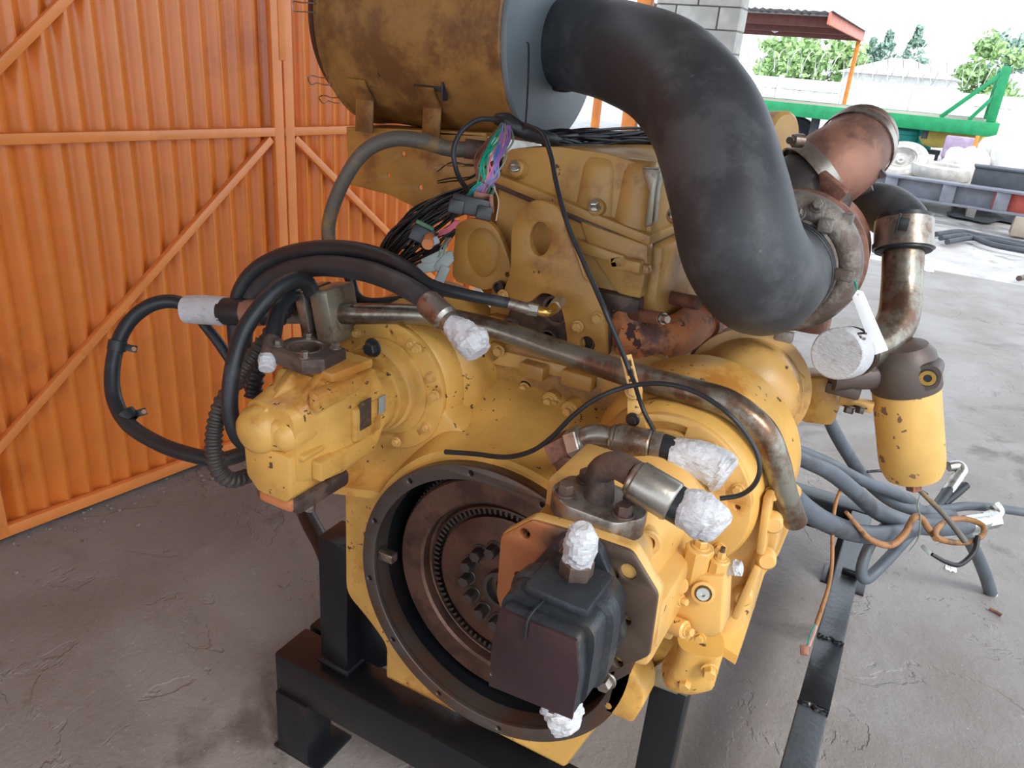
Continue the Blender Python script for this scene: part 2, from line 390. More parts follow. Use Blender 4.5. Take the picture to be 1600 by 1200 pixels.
def gate(name, u0, u1, flip):
    g = part(name, [corr(u0+.01, u1-.01, .03, 2.85)], 'orange_paint', kind='structure')
    a, b = (u0, u1) if not flip else (u1, u0); s = 1 if not flip else -1
    part('frame_rail', [brace((u0, 1.345), (u1, 1.345), .034)], 'orange_rail', g)
    part('bottom_rail', [brace((u0, .036), (u1, .036), .042)], 'orange_rail', g)
    part('top_rail', [brace((u0, 2.83), (u1, 2.83), .045)], 'orange_rail', g)
    for c in (u0+.024, u1-.024): part('stile', [brace((c, .015), (c, 2.85), .044, o=.034, th=.03)], 'orange_rail', g)
    part('diagonal_brace', [brace((b-s*.055, 1.318), (a+s*.0, .29), .030, .028)], 'orange_rail', g)
    part('diagonal_brace', [brace((b-s*.05, 2.76), (a+s*.05, 1.365), .030, .028)] if flip else [brace((u0+.0, 1.302), (u0+1.18, 2.38), .03, .028)], 'orange_rail', g)
    return g
g1 = gate('door_1', -.03, 1.237, False); g2 = gate('door_2', 1.241, 2.50, True)
part('cover_strip', [brace((1.239, 1.61), (1.239, 2.85), .03, .05, .004)], 'orange_rail', g1)
part('threshold_strip', [brace((-.1, .008), (2.6, .008), .016, .01, .02)], 'rubber', g1)
part('baseboard_left', [brace((-2.5, .02), (-.05, .02), .04, .02, .03)], 'orange_rail', kind='structure')
part('wall_left', [corr(-6.5, -.04, 0, 3.6)], 'orange_paint', kind='structure')
part('trim_2', [brace((-.045, 0), (-.045, 3.0), .05, .0, .07)], 'orange_rail', kind='structure')
part('trim_1', [brace((-.1, 3.0), (2.6, 3.0), .25, .0, .05)], 'orange_rail', kind='structure')
part('wall_left_end', [brace((2.78, 0), (2.78, 3.6), .46, .0, .12)], 'block_paint', kind='structure')
# roof over the work bay
part('ceiling', [box((-.75, -2.2, 3.75), (4.6, 16, .06), 0, Matrix.Rotation(math.radians(-8.4), 3, 'Z'))], 'ceiling_sheet', kind='structure')
# back wall: painted block pier and framed lights beside it
YB = 5.6
pr = PY(1161, 0, YB).x
wb = part('wall_back', [box(((pr-.294), YB+.10, 1.8), (.580, .18, 3.6), .002)], 'mortar', kind='structure')
bs = lambda: box((0, 0, 0), (.285, .20, .132), .006)
for r in range(26):
    z = .07+r*.14
    for c in range(2):
        x = pr-.145-c*.295-(.0 if r % 2 else .147)
        w2 = .285
        if r % 2 == 0 and c == 0: inst('brick', 'hb', lambda: box((0, 0, 0), (.138, .20, .132), .006), 'block_paint', wb, V((pr-.070, YB+.09, z)), EZ)
        if r % 2 == 0 and c == 1: inst('brick', 'hb', lambda: box((0, 0, 0), (.138, .20, .132), .006), 'block_paint', wb, V((pr-.512, YB+.09, z)), EZ)
        if c < 1 or r % 2: inst('brick', 'fb', bs, 'block_paint', wb, V((x if r % 2 else x-.0, YB+.09+random.uniform(-.002, .002), z)), EZ)
xw0, xw1 = -2.0, pr-.60
w1 = part('window_1', [box(((xw0+xw1)/2, YB+.12, 1.95), (xw1-xw0, .07, .09), .004), box(((xw0+xw1)/2, YB+.12, .95), (xw1-xw0, .07, .07), .004)], 'post_orange', kind='structure')
for px in (930, 984):
    x = PY(px, 180, YB+.1).x; part('mullion', [box((x, YB+.12, 1.9), (.05 if px < 950 else .11, .06, 3.7), .004)], 'post_orange', w1)
for k in range(5):
    x0 = xw0+(xw1-xw0)*k/5; part('pane', [box((x0+(xw1-xw0)/10, YB+.14, 1.85), ((xw1-xw0)/5-.01, .01, 3.6), 0)], 'back_glass', w1)

# ================================================================== THE YARD BEHIND
# carport
zc = 2.75
c1 = PZ(1347, 64, zc); post_y = c1.y
cp = root('carport', 'open carport with dark sheeted roof and red beams above the green trailer', 'carport', (c1.x-1.5, c1.y-1.5, 0))
xr, yf = c1.x, c1.y
def roofz(y): return zc+.04
n = 70; vs = []; x0r = xr-5.2
for i in range(n+1):
    for yy in (yf+.1, yf-6):
        vs.append(V((x0r+(xr+.12-x0r)*i/n, yy, zc+.22+.02*math.cos(i*PI*.9))))
part('roof_sheet', [(vs, [(2*i, 2*i+2, 2*i+3, 2*i+1) for i in range(n)])], 'roof_metal', cp)
part('fascia', [box((xr, yf-3, zc+.10), (.05, 6, .22), .004)], 'fascia_red', cp)
for k, yy in enumerate((yf, yf-2.5, yf-5.0)):
    part('beam', [box(((x0r+xr)/2, yy, zc+.09), (xr-x0r, .07, .2), .004)], 'red_oxide', cp)
part('post', [box((xr-.08, yf, zc/2), (.10, .10, zc), .005)], 'post_orange', cp)
part('post', [box((x0r+.1, yf, zc/2), (.10, .10, zc), .005)], 'post_orange', cp)
lp = PY(1212, 43, yf-.6); part('ceiling_light', [lathe(V((lp.x, lp.y, zc+.12)), -EZ, [(0, 0), (.10, 0), (.09, .05), (0, .09)], 20)], 'sack_white', cp)

# green flatbed trailer
YT = 15.5
a = PY(1100, 172, YT); b = PY(1562, 195, YT)
zt = (a.z+b.z)/2
zt_t = PY(1385, 175, YT).z; zt_b = PY(1385, 197, YT).z
tr = root('flatbed_trailer', 'bright green flatbed trailer with open headboard behind the engine', 'trailer', ((a.x+b.x)/2, YT+1, 0))
q = .0
part('side_beam', [box(((a.x+b.x)/2, YT, (zt_t+zt_b)/2), (b.x-a.x, .12, zt_t-zt_b), .01)], 'green_paint', tr)
part('bed', [box(((a.x+b.x)/2, YT+1.2, zt_t-.04), (b.x-a.x, 2.3, .06), .005)], 'wood_grey', tr)
part('side_beam', [box(((a.x+b.x)/2, YT+2.4, (zt_t+zt_b)/2), (b.x-a.x, .12, zt_t-zt_b), .01)], 'green_paint', tr)
hx = b.x-.14; zt2 = PY(1575, 104, YT).z
for yy in (YT+.05, YT+2.35): part('headboard_post', [box((hx, yy, (zt2+zt_t)/2), (.14, .09, zt2-zt_t), .005)], 'green_paint', tr)
for k in range(5):
    part('headboard_bar', [box((hx, YT+1.2, zt_t+.15+(zt2-zt_t-.2)*k/4), (.05, 2.3, .12), .004)], 'green_paint', tr)
part('headboard_brace', [rodbox(V((hx-.04, YT+.05, zt2-.1)), V((hx-.75, YT+.05, zt_t)), .07, .07)], 'green_paint', tr)
part('headboard_brace', [rodbox(V((hx-.04, YT+.05, zt_t+.42)), V((hx-.32, YT+.05, zt_t)), .06, .06)], 'green_paint', tr)
for xx in (a.x+.6, b.x-2.9): part('support_leg', [box((xx, YT+.3, zt_b/2), (.14, .14, zt_b), .006)], 'scrap_dark', tr)
part('tow_pin', [cyl(V((b.x-1.05, YT+.1, zt_b)), V((b.x-1.05, YT+.1, zt_b-.14)), .05)], 'scrap_dark', tr)
for xx in (a.x+1.4, a.x+2.5):
    for yy in (YT+.3, YT+2.1): part('wheel', [lathe(V((xx, yy-.12, .5)), EY, [(0, 0.04), (.22, .02), (.30, 0), (.46, 0), (.5, .05), (.5, .2), (.46, .24), (0, .24)], 28)], 'scrap_dark', tr)

# rolled steel beam lying on trestles
YI = 13.0
pa, pb = PY(1330, 263, YI), PY(1640, 306, YI-.6)
hb = .30
ib = root('steel_beam', 'long dark steel I-beam with welded stiffeners lying across the yard', 'beam', ((pa.x+pb.x)/2, YI, 0))
def ibx(t, dz, dy=0): p = pa.lerp(pb, t); return V((p.x, p.y+dy, p.z-hb/2+dz))
part('flange', [rodbox(ibx(0, hb/2-.015), ibx(1, hb/2-.015), .26, .03)], 'ibeam', ib)
part('flange', [rodbox(ibx(0, -hb/2+.015), ibx(1, -hb/2+.015), .26, .03)], 'ibeam', ib)
part('web', [rodbox(ibx(0, 0), ibx(.76, 0), .02, hb-.05)], 'ibeam', ib)
part('web', [rodbox(ibx(.76, 0), ibx(1, 0), .02, hb-.05)], 'ibeam_red', ib, label='red painted end of the beam web')
for t in (.24, .54, .8): part('stiffener', [box(ibx(t, 0, -.06), (.17, .10, hb-.06), .003)], 'ibeam', ib)
for t in (.06, .93):
    p = ibx(t, -hb/2); part('packing_block', [box((p.x, p.y, p.z/2), (.25, .3, p.z), .01)], 'wood_grey', ib)
def tyre(px, py, Y, r, wdt, lab, tilt):
    c = PY(px, py, Y); t = root('tyre', lab, 'tyre', c, group='old tyres on the steel beam')
    ax = (EZ+tilt).normalized()
    part('tread', [lathe(c-ax*wdt/2, ax, [(r*.56, .02), (r*.8, 0), (r*.95, .03), (r, .08), (r, wdt-.08), (r*.95, wdt-.03), (r*.8, wdt), (r*.56, wdt-.02), (r*.54, wdt*.5)], 36, closed=True)], 'tyre', t)
    part('rim', [lathe(c-ax*wdt*.3, ax, [(r*.56, 0), (r*.57, wdt*.62), (r*.50, wdt*.72), (r*.45, wdt*.45), (r*.16, wdt*.35), (r*.14, wdt*.5), (0, wdt*.5), (0, 0)], 28)], 'tyre', t)
    return t
tyre(1407, 254, 13.85, .40, .26, 'dusty upright-leaning tyre with wheel rim, left of the flat tyre', V((-.1, -.75, 0)))
tyre(1470, 268, 13.75, .44, .22, 'dusty tyre lying flat on the low platform behind the steel beam', V((0.02, -.03, 0)))
plz = PY(1470, 277, 13.75).z-.02
pf = root('low_platform', 'low pale timber platform behind the steel beam carrying tyres and sacks', 'platform', (0, 14.3, 0))
for k in range(7): part('board', [box((.55, 13.55+.21*k, plz-.02), (4.6, .2, .04), .005)], 'tarp_board', pf)
for x in (-1.6, .5, 2.7): part('bearer', [box((x, 14.2, (plz-.04)/2), (.12, 1.4, plz-.04), .006)], 'tarp_board', pf)
def drum(px, py, Y, r, h, lab, m, nm='plastic_drum', cat='drum', base=None):
    c = PY(px, py, Y); base = c.z-h/2 if base is None else base; t = root(nm, lab, cat, (c.x, c.y, base))
    b0 = V((c.x, c.y, base))
    part('body', [lathe(b0, EZ, [(0, 0), (r*.9, 0), (r, h*.06), (r, h*.3), (r*.96, h*.33), (r, h*.36), (r, h*.66), (r*.96, h*.69), (r, h*.72), (r, h*.9), (r*.8, h), (0, h)], 24)], m, t)
    part('cap', [cyl(b0+EZ*h, b0+EZ*(h*1.08), r*.3)], m, t); return t
# clutter stand behind the beam: benches and shelves that carry the drums
def bench(px0, px1, py, Y, lab, m='wood_grey', dp=.6):
    a, b = PY(px0, py, Y), PY(px1, py, Y); z = (a.z+b.z)/2
    t = root('workbench', lab, 'bench', ((a.x+b.x)/2, Y, 0))
    part('tabletop', [box(((a.x+b.x)/2, Y+dp/2, z-.02), (b.x-a.x, dp, .05), .004)], m, t)
    for x in (a.x+.04, b.x-.04):
        for y in (Y+.04, Y+dp-.04): part('leg', [box((x, y, (z-.045)/2), (.05, .05, z-.045), .003)], m, t)
    return t, z
_, bz = bench(1388, 1470, 234, 16.2, 'low grey workbench carrying teal drums behind the tyres', 'scrap_dark')
def on(px, py, Y, h): return py
drum(1412, 225, 16.5, .26, .32, 'wide flat teal plastic tank behind the leaning tyre', 'teal', 'water_tank', 'tank', bz+.01)
drum(1443, 224, 16.45, .14, .42, 'small upright teal canister beside the wide teal tank', 'teal', base=bz+.01)
drum(1424, 213, 17.6, .24, .92, 'dark blue-green barrel behind the teal tank', 'teal_dark', base=0)
bench(1478, 1600, 234, 15.8, 'long cluttered workbench behind the flat tyre', 'wood_grey')
cc = PY(1492, 248, 15.0)
ch = root('office_chair', 'faded purple padded chair under the trailer end', 'chair', (cc.x, cc.y, 0))
part('seat', [box((cc.x, cc.y, cc.z-.10), (.5, .45, .12), .04)], 'purple_cloth', ch); part('backrest', [box((cc.x, cc.y+.22, cc.z+.16), (.44, .08, .36), .035)], 'purple_cloth', ch)
for sx in (-.2, .2):
    for sy in (-.17, .17): part('leg', [box((cc.x+sx, cc.y+sy, (cc.z-.16)/2), (.035, .035, cc.z-.16), .003)], 'scrap_dark', ch)
def lump(name, px, py, Y, sx, sy, sz, m, lab, cat, seed=0, floor=True):
    rs = random.Random(seed); c = PY(px, py, Y); bm = bmesh.new(); bmesh.ops.create_icosphere(bm, subdivisions=3, radius=1)
    for v in bm.verts:
        k = 1+.22*math.sin(v.co.x*5+seed)*math.cos(v.co.y*4+seed)+rs.uniform(-.08, .08)
        v.co = V((v.co.x*sx*k, v.co.y*sy*k, max(v.co.z, -.6)*sz*k))
    zb = -.6*sz
    o = bm_out(bm); o = ([c+v for v in o[0]], o[1])
    return part(name, [o], m, None, 60, label=lab, cat=cat, loc=(c.x, c.y, c.z))
lump('tarpaulin', 1527, 224, 16.0, .75, .3, .22, 'tarp_yellow', 'crumpled yellow tarpaulin heaped on the far workbench', 'tarp', 3)
lump('sack', 1510, 258, 14.45, .34, .26, .26, 'sack_white', 'large white sack slumped behind the flat tyre', 'sack', 5)
lump('sack', 1545, 250, 14.95, .22, .24, .36, 'sack_white', 'upright narrow white sack right of the large white sack', 'sack', 8)
lump('sack', 1576, 246, 14.5, .26, .24, .50, 'sack_white', 'tallest white sack near the right edge of the picture', 'sack', 11)
bxc = PY(1578, 283, 13.0)
part('tool_chest', [box((bxc.x, bxc.y, bxc.z), (.92, .35, .28), .02), box((bxc.x, bxc.y, bxc.z+.15), (.96, .38, .03), .008)], 'scrap_dark', None, label='long dark battered tool chest on the steel beam at right', cat='chest', loc=tuple(bxc))
for k, (px, y0, y1, YY, m, lab) in enumerate([(1528, 212, 292, 14.6, 'post_orange', 'thin orange pole standing behind the flat tyre'), (1532+14, 215, 275, 15, 'wood_grey', 'thin grey pole right of the orange pole')]):
    t = PY(px, y0, YY); part('pole', [cyl(V((t.x, t.y, 0)), t, .03, seg=10)], m, None, label=lab, cat='pole', loc=(t.x, t.y, 0))
for k in range(1):
    a = PY(1462, 218, 17.2); f = root('trolley_frame', 'small bent tube trolley frame beside the teal canister', 'trolley', (a.x, a.y, 0))
    part('handle', [tube([V((a.x-.2, a.y, 0)), V((a.x-.2, a.y, a.z)), V((a.x-.15, a.y, a.z+.12)), V((a.x+.15, a.y, a.z+.12)), V((a.x+.2, a.y, a.z)), V((a.x+.2, a.y, 0))], .02, 8)], 'zinc', f)
    part('plate', [box((a.x, a.y-.12, .04), (.42, .28, .03), .004)], 'zinc', f)

# boundary wall of precast panels with posts, razor wire above
YW = 27.0
wz = PY(1300, 127, YW).z
bw = root('boundary_wall', 'white precast panel boundary wall closing the yard', 'wall', (2, YW, 0))
xs = [-7.2+1.95*k for k in range(11)]
for i, x in enumerate(xs):
    part('post', [box((x, YW, wz/2+.03), (.14, .16, wz+.06), .01)], 'white_wall', bw)
    if i < 10:
        for r in range(5): inst('panel', 'wp', lambda: box((0, 0, 0), (1.82, .06, wz/5-.015), .008), 'white_wall', bw, V((x+.975, YW, wz/5*(r+.5))), EZ)
rz = root('razor_wire', 'coiled razor wire strung along the top of the boundary wall', 'razor wire', (2, YW, wz))
for s, (x0, x1) in enumerate(((-7, -1.2), (-1.2, 4.5), (4.5, 12))):
    P = []; nn = int((x1-x0)/.42*14)
    for k in range(nn):
        a = 2*PI*k/14; P.append(V((x0+(x1-x0)*k/nn, YW+.32*math.sin(a), wz+.46+.34*math.cos(a))))
    part('wire_coil', [tube(P, .013, 5, 1, False)], 'zinc', rz)
def tree(px, py, Y, rx, rz_, n, m, lab, trunk=True, conif=False, seed=1):
    rs = random.Random(seed); c = PY(px, py, Y); t = root('tree', lab, 'tree', (c.x, c.y, 0), group='trees beyond the boundary wall')
    vs, fs = [], []
    cl = [(rs.uniform(-.75, .75)*rx, rs.uniform(-.6, .6)*rx, rs.uniform(-.8, .8)*rz_) for _ in range(16)]
    for i in range(n):
        if conif:
            h = rs.random()**.8; rr = rx*(1-h)*rs.uniform(.3, 1)+.1; a = rs.uniform(0, 6.28); p = V((rr*math.cos(a), rr*math.sin(a), -rz_+2*rz_*h+.25*math.sin(h*20)))
        else:
            b = rs.choice(cl); d = V((rs.gauss(0, 1), rs.gauss(0, 1), rs.gauss(0, .8)))*rx*.17; p = V(b)+d
        s = rs.uniform(.10, .22); u = V((rs.uniform(-1, 1), rs.uniform(-1, 1), rs.uniform(-1, 1))).normalized(); v = u.orthogonal().normalized(); k = len(vs)
        vs += [c+p+u*s, c+p+v*s*.6, c+p-u*s, c+p-v*s*.6]; fs.append((k, k+1, k+2, k+3))
    part('crown', [(vs, fs)], m, t, kind='stuff')
    part('trunk', [cyl(V((c.x, c.y, 0)), V((c.x, c.y, c.z)), .25, .10, 10)]+[cyl(V((c.x, c.y, c.z-rz_*.6)), c+V(q), .07, .03, 6) for q in cl[:6] if not conif], 'trunk', t)
tree(1262, 105, 38, 2.1, 1.5, 2600, 'leaf', 'broad pale green tree left of the orange post', seed=2)
tree(1218, 100, 48, 1.3, 1.2, 1100, 'leaf', 'smaller feathery tree at the left of the broad pale tree', seed=12)
tree(1334, 110, 44, .8, .7, 500, 'leaf', 'low bright bush just right of the orange post', seed=3)
for k, (px, py, rx, rr) in enumerate([(1357, 98, .7, .9), (1381, 94, 1.0, 1.1), (1425, 92, 1.1, 1.25)]):
    tree(px, py, 46, rx, rr, 520, 'leaf_blue', ['small dark conifer nearest the orange post', 'spreading conifer between the other two conifers', 'separate narrow conifer in the middle of the gap'][k], conif=True, seed=20+k)
tree(1545, 112, 41, 1.3, 1.5, 1300, 'leaf', 'bushy pale tree left of the green headboard', seed=31)
tree(1582, 92, 52, 1.6, 1.0, 1000, 'leaf_blue', 'tall dark tree behind the green headboard', seed=33)
hs = PY(1408, 120, 33)
hb_ = root('house', 'low white house beyond the wall below the conifers', 'house', (hs.x, hs.y, 0))
part('wall', [box((hs.x, hs.y, hs.z/2), (3.6, 3, hs.z), .02)], 'white_wall', hb_)
part('roof', [prism([V((hs.x-2.0, hs.y-1.7, hs.z)), V((hs.x+2.0, hs.y-1.7, hs.z)), V((hs.x+.3, hs.y-1.7, hs.z+.55)), V((hs.x-.3, hs.y-1.7, hs.z+.55))], V((0, 3.4, 0)))], 'white_wall', hb_)

# things lying in the yard
def rag(px, py, sx, sy, m, lab, cat, nm, seed, h=.05):
    rs = random.Random(seed); c = PZ(px, py, 0); vs, fs = [], []; n = 22
    for j in range(n+1):
        for i in range(n+1):
            x, y = (i/n-.5)*2, (j/n-.5)*2; r = math.hypot(x, y); k = 1/max(1, r)*1.0
            e = 1+.18*math.sin(3*math.atan2(y, x)+seed)+.1*math.sin(7*math.atan2(y, x))
            z = h*(.5+.5*math.sin(x*7+seed+y*3))*rs.uniform(.4, 1)*max(0, 1-max(abs(x), abs(y)))+.004
            vs.append(V((c.x+x*k*sx*e, c.y+y*k*sy*e, z)))
    for j in range(n):
        for i in range(n): a = j*(n+1)+i; fs.append((a, a+1, a+n+2, a+n+1))
    k = len(vs); vs += [V((v.x, v.y, .0008)) for v in vs]; fs += [tuple(q+k for q in f[::-1]) for f in fs]
    return part(nm, [(vs, fs)], m, None, 60, label=lab, cat=cat, loc=(c.x, c.y, 0))
rag(1540, 332, .55, 1.2, 'scrap_dark', 'dark crumpled plastic sheet lying before the steel beam', 'sheet', 'plastic_sheet', 2, .10)
rag(1448, 421, .07, .12, 'paper', 'white paper scrap near the steel pipe', 'paper', 'paper_scrap', 4, .06)
rag(1485, 888, .02, .03, 'paper', 'tiny white scrap on the floor left of the taped hose end', 'paper', 'paper_scrap', 9, .02)
for k, pl in enumerate([[(1462, 366), (1500, 362), (1540, 370), (1610, 383)], [(1480, 378), (1520, 372), (1560, 377), (1610, 389)], [(1470, 372), (1510, 368), (1550, 382), (1612, 394)]]):
    c = PZ(*pl[0], .03); part('old_belt', [tube([PZ(*p, .03+.01*k) for p in pl], .035, 8)], 'scrap_dark', None, label='black cable lying on the yard, %s of three' % ['farthest', 'middle', 'nearest'][k], cat='cable', loc=tuple(c))
part('metal_pipe_end', [cyl(PZ(1592, 435, .03), PZ(1640, 425, .03), .028)], 'flange_dark', None, label='short rusty pipe end at the right edge of the yard', cat='pipe', loc=tuple(PZ(1592, 435, .03)))

# ================================================================== ENGINE STAND
st = root('engine_stand', 'black painted steel stand of welded box beams under the engine', 'stand', (-.52, 1.85, 0))
ZB0, ZB1 = .195, .318
part('front_beam', [box((-.52, 1.105, .256), (1.215, .11, .122), .006)], 'black_paint', st)
part('side_rail', [box((-1.087, 1.92, .258), (.076, 1.50, .118), .005)], 'black_paint', st)
part('side_rail', [box((.053, 1.92, .258), (.068, 1.50, .122), .005)], 'black_paint_skylit', st)
part('rear_beam', [box((-.52, 2.72, .256), (1.215, .085, .122), .005)], 'black_paint', st)
for i, y in enumerate((1.90, 1.62)):
    q = [V((.02+.068*t, y+random.uniform(-.006, .006), .320)) for t in [k/7 for k in range(8)]]
    part('weld_bead', [tube(q, [.006+random.uniform(0, .003) for _ in q], 8, 3, wob=.2)], 'black_paint', st)
part('joint_strip', [box((.053, 1.76, .3195), (.072, .26, .006), .002)], 'black_paint', st)
part('lug', [box((.062, 2.25, .328), (.05, .022, .022), .005)], 'black_paint', st)
for x, y in ((-1.075, 1.09), (.05, 1.09), (-1.075, 2.70), (.05, 2.70)):
    lg = part('leg', [prism([V((x-.05, y-.045, .008)), V((x+.05, y-.045, .008)), V((x+.05, y+.045, .008)), V((x+.042, y+.045, .008)), V((x+.042, y-.036, .008)), V((x-.042, y-.036, .008)), V((x-.042, y+.045, .008)), V((x-.05, y+.045, .008))], V((0, 0, .19)), .002)], 'black_paint', st)
    part('foot_plate', [box((x+.01, y+.02, .005), (.15, .13, .01), .002)], 'black_paint', lg)
# uprights
part('upright', [box((-.968, 1.125, .50), (.082, .082, .37), .004)], 'black_paint', st)
part('upright', [box((-.968, 1.125, .335), (.10, .10, .02), .008)], 'black_paint', st)
part('mount_bracket', [prism([V((-.93, 1.13, .34)), V((-.93, 1.13, .66)), V((-.90, 1.13, .62)), V((-.875, 1.13, .52)), V((-.82, 1.13, .45)), V((-.82, 1.13, .38)), V((-.87, 1.13, .34))], V((0, .02, 0)), .003)], 'black_paint', st)
part('upright', [box((-.195, 1.125, .50), (.065, .06, .37), .004)], 'black_paint', st)
part('mount_plate', [box((-.20, 1.12, .700), (.085, .085, .012), .003), box((-.235, 1.135, .745), (.012, .07, .09), .003)], 'steel', st, label='bare steel angle on top of the upright')
part('bare_steel_angle', [prism([PY(*p, 1.06) for p in [(1022, 1042), (1036, 1034), (1041, 1062), (1063, 1074), (1058, 1086), (1016, 1070)]], V((0, .012, 0)), .002)], 'zinc_dull', st, label='bare steel angle')
bolt(st, V((-.20, 1.10, .706)), EZ, .012, .012, 'steel'); bolt(st, V((-.185, 1.085, .706)), EZ, .008, .02, 'steel')
part('strut', [tube([PY(470, 782, 1.24), PY(484, 815, 1.2), PY(503, 850, 1.16), PY(515, 880, 1.13)], .022, 14)], 'black_paint', st)

# ================================================================== THE ENGINE
en = root('diesel_engine', 'large yellow diesel engine with pumps, turbo and open flywheel housing on the black stand', 'engine', (-.53, 1.5, .32))
CX, CZ = -.529, .767
# flywheel housing casting
def YZo(pts, y): return [V((p[0], y, p[1])) for p in pts]
front = rnd([(-.925, .905), (-.925, .57, .03), (-.865, .53, .03), (-.81, .48, .02), (-.81, .387, .008), (-.36, .392, .008), (-.315, .52, .03), (-.27, .60), (-.235, .68, .03), (-.155, .72, .04), (-.10, .86, .08), (-.095, 1.12, .08), (-.2, 1.23, .08), (-.30, 1.20, .1), (-.40, 1.06, .1), (-.529, 1.04, .1), (-.66, 1.06, .1), (-.76, 1.18, .1), (-.88, 1.20, .1), (-.93, 1.08, .08)], .02, 4)
hs_ = [plate(front, [circ2(CX, CZ, .268, 72)], V((0, 1.075, 0)), EX, EZ, .12, .010)]
hs_.append(lathe(V((CX, 1.0, CZ)), EY, [(.2835, .022), (.296, .045), (.300, .10), (.300, .14), (.270, .14), (.270, .022)], 72, closed=True))
# deck that rises from the ring to the engine block
vs, fs = [], []; NX, NY = 60, 14
for j in range(NY+1):
    t = j/NY; y = 1.03+.235*t
    for i in range(NX+1):
        x = -.92+.83*i/NX; dx = x-CX
        zf = CZ+math.sqrt(max(.298**2-dx*dx, 0)) if abs(dx) < .298 else CZ
        zf = max(zf, .90-.25*max(0, abs(dx)-.28)); s = t*t*(3-2*t)
        zb = 1.135-.25*max(0, abs(dx)-.12)**1.2
        z = zf*(1-s)+zb*s; z += .02*math.exp(-((x+.68)/.05)**2-((y-1.07)/.03)**2)
        vs.append(V((x, y, z)))
for j in range(NY):
    for i in range(NX): a = j*(NX+1)+i; fs.append((a, a+1, a+NX+2, a+NX+1))
k = len(vs); vs += [V((v.x, v.y, v.z-.018)) for v in vs]; 
fs2 = []
for j in (0, NY):
    for i in range(NX): a = j*(NX+1)+i; fs2.append((a, a+1, a+1+k, a+k))
for i in (0, NX):
    for j in range(NY): a = j*(NX+1)+i; fs2.append((a, a+NX+1, a+NX+1+k, a+k))
hs_.append((vs, fs+fs2))
for s, cx_, yf_ in ((-1, -.815, 1.07), (1, -.244, 1.01)):
    c = V((cx_, yf_, 1.11))
    hs_.append(lathe(c, EY, [(0, .012), (.128, .012), (.134, .02), (.136, .06), (.150, .075), (.158, .10), (.162, .20), (0, .20)], 64))
hs_.append(prism([PY(*p, 1.0) for p in [(955, 1062), (985, 1045), (1006, 1082), (1004, 1105), (988, 1131), (942, 1112)]], V((0, .07, 0)), .006))
fh = part('flywheel_housing', hs_, 'yellow', en, ang=40)
# steel face ring
holes = [circ2(CX+.2715*math.cos(a), CZ+.2715*math.sin(a), .0055, 10) for a in [2*PI*(k+.35)/12 for k in range(12)]]
part('housing_ring', [plate(circ2(CX, CZ, .285, 96), holes+[circ2(CX, CZ, .257, 96)], V((0, 1.0, 0)), EX, EZ, .012, .0015),
     lathe(V((CX, 1.01, CZ)), EY, [(.2845, 0), (.2845, .014), (.2680, .014), (.2680, .035), (.2575, .035), (.2575, 0)], 96, closed=True)], 'ring_steel', fh, ang=50, label='bare steel mounting ring with bolt holes')
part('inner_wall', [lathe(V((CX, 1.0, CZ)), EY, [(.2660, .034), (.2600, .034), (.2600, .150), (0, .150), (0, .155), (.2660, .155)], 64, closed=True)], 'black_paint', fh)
for a in (3.25, 4.35, 4.52, 4.68, 4.9): bolt(fh, V((CX+.243*math.cos(a), 1.145, CZ+.243*math.sin(a))), -EY, .011, .012, 'brass' if abs(a-4.52) < .01 else 'bolt_steel')
part('timing_tab', [box((CX-.238, 1.02, CZ+.005), (.035, .02, .02), .003)], 'steel', fh)
for p, y in [((728, 607), 1.195), ((768, 622), 1.18), ((820, 606), 1.21), ((858, 627), 1.19), ((888, 642), 1.18)]:
    b = PY(*p, y); part('bolt_boss', [cyl(b+EY*.06, b, .018, .017, 24, .003)], 'yellow', fh); bolt(fh, b, -EY, .0085, .009, 'yellow_clean')
for p in [(700, 692), (690, 700), (712, 688)]: pass
# flywheel
fw = []
prof = [(.234, .024), (.234, .0), (.230, -.004), (.186, -.004), (.181, .0), (.179, .018), (.172, .022), (.169, .012), (.1655, .010), (.1655, .035), (.147, .035), (.147, .014), (.143, .012), (.02, .012), (.02, .03), (.234, .03)]
fw.append(lathe(V((CX, 1.062, CZ)), EY, prof, 120, closed=True))
wh = part('flywheel', fw, 'flywheel_rust', en, ang=30, label='rust brown flywheel disc')
def teeth(r0, r1, y0, y1, n, duty=.5):
    vs, fs = [], []
    for k in range(n):
        a = 2*PI*k/n; d = 2*PI/n*duty/2; b = len(vs)
        for y in (y0, y1):
            for rr, dd in ((r0, d), (r1, d*.65)):
                for s in (-1, 1): vs.append(V((CX+rr*math.cos(a+s*dd), y, CZ+rr*math.sin(a+s*dd))))
        fs += [(b, b+1, b+3, b+2), (b+4, b+6, b+7, b+5), (b, b+2, b+6, b+4), (b+1, b+5, b+7, b+3), (b+2, b+3, b+7, b+6), (b, b+4, b+5, b+1)]
    return vs, fs
part('ring_gear', [teeth(.233, .241, 1.085, 1.105, 132), lathe(V((CX, 1.082, CZ)), EY, [(.236, 0), (.236, .026), (.22, .026), (.22, 0)], 96, closed=True)], 'bolt_steel', wh)
part('spline_ring', [teeth(.1665, .1535, 1.075, 1.096, 84, .55)], 'bolt_steel', wh)
for k in range(14):
    a = 2*PI*(k+.3)/14; bolt(wh, V((CX+.082*math.cos(a), 1.074, CZ+.082*math.sin(a))), -EY, .0128, .021, 'bolt_steel')
part('pilot_bore', [lathe(V((CX, 1.058, CZ)), EY, [(.040, .016), (.040, 0), (.032, 0), (.028, .03)], 40)], 'bolt_steel', wh)
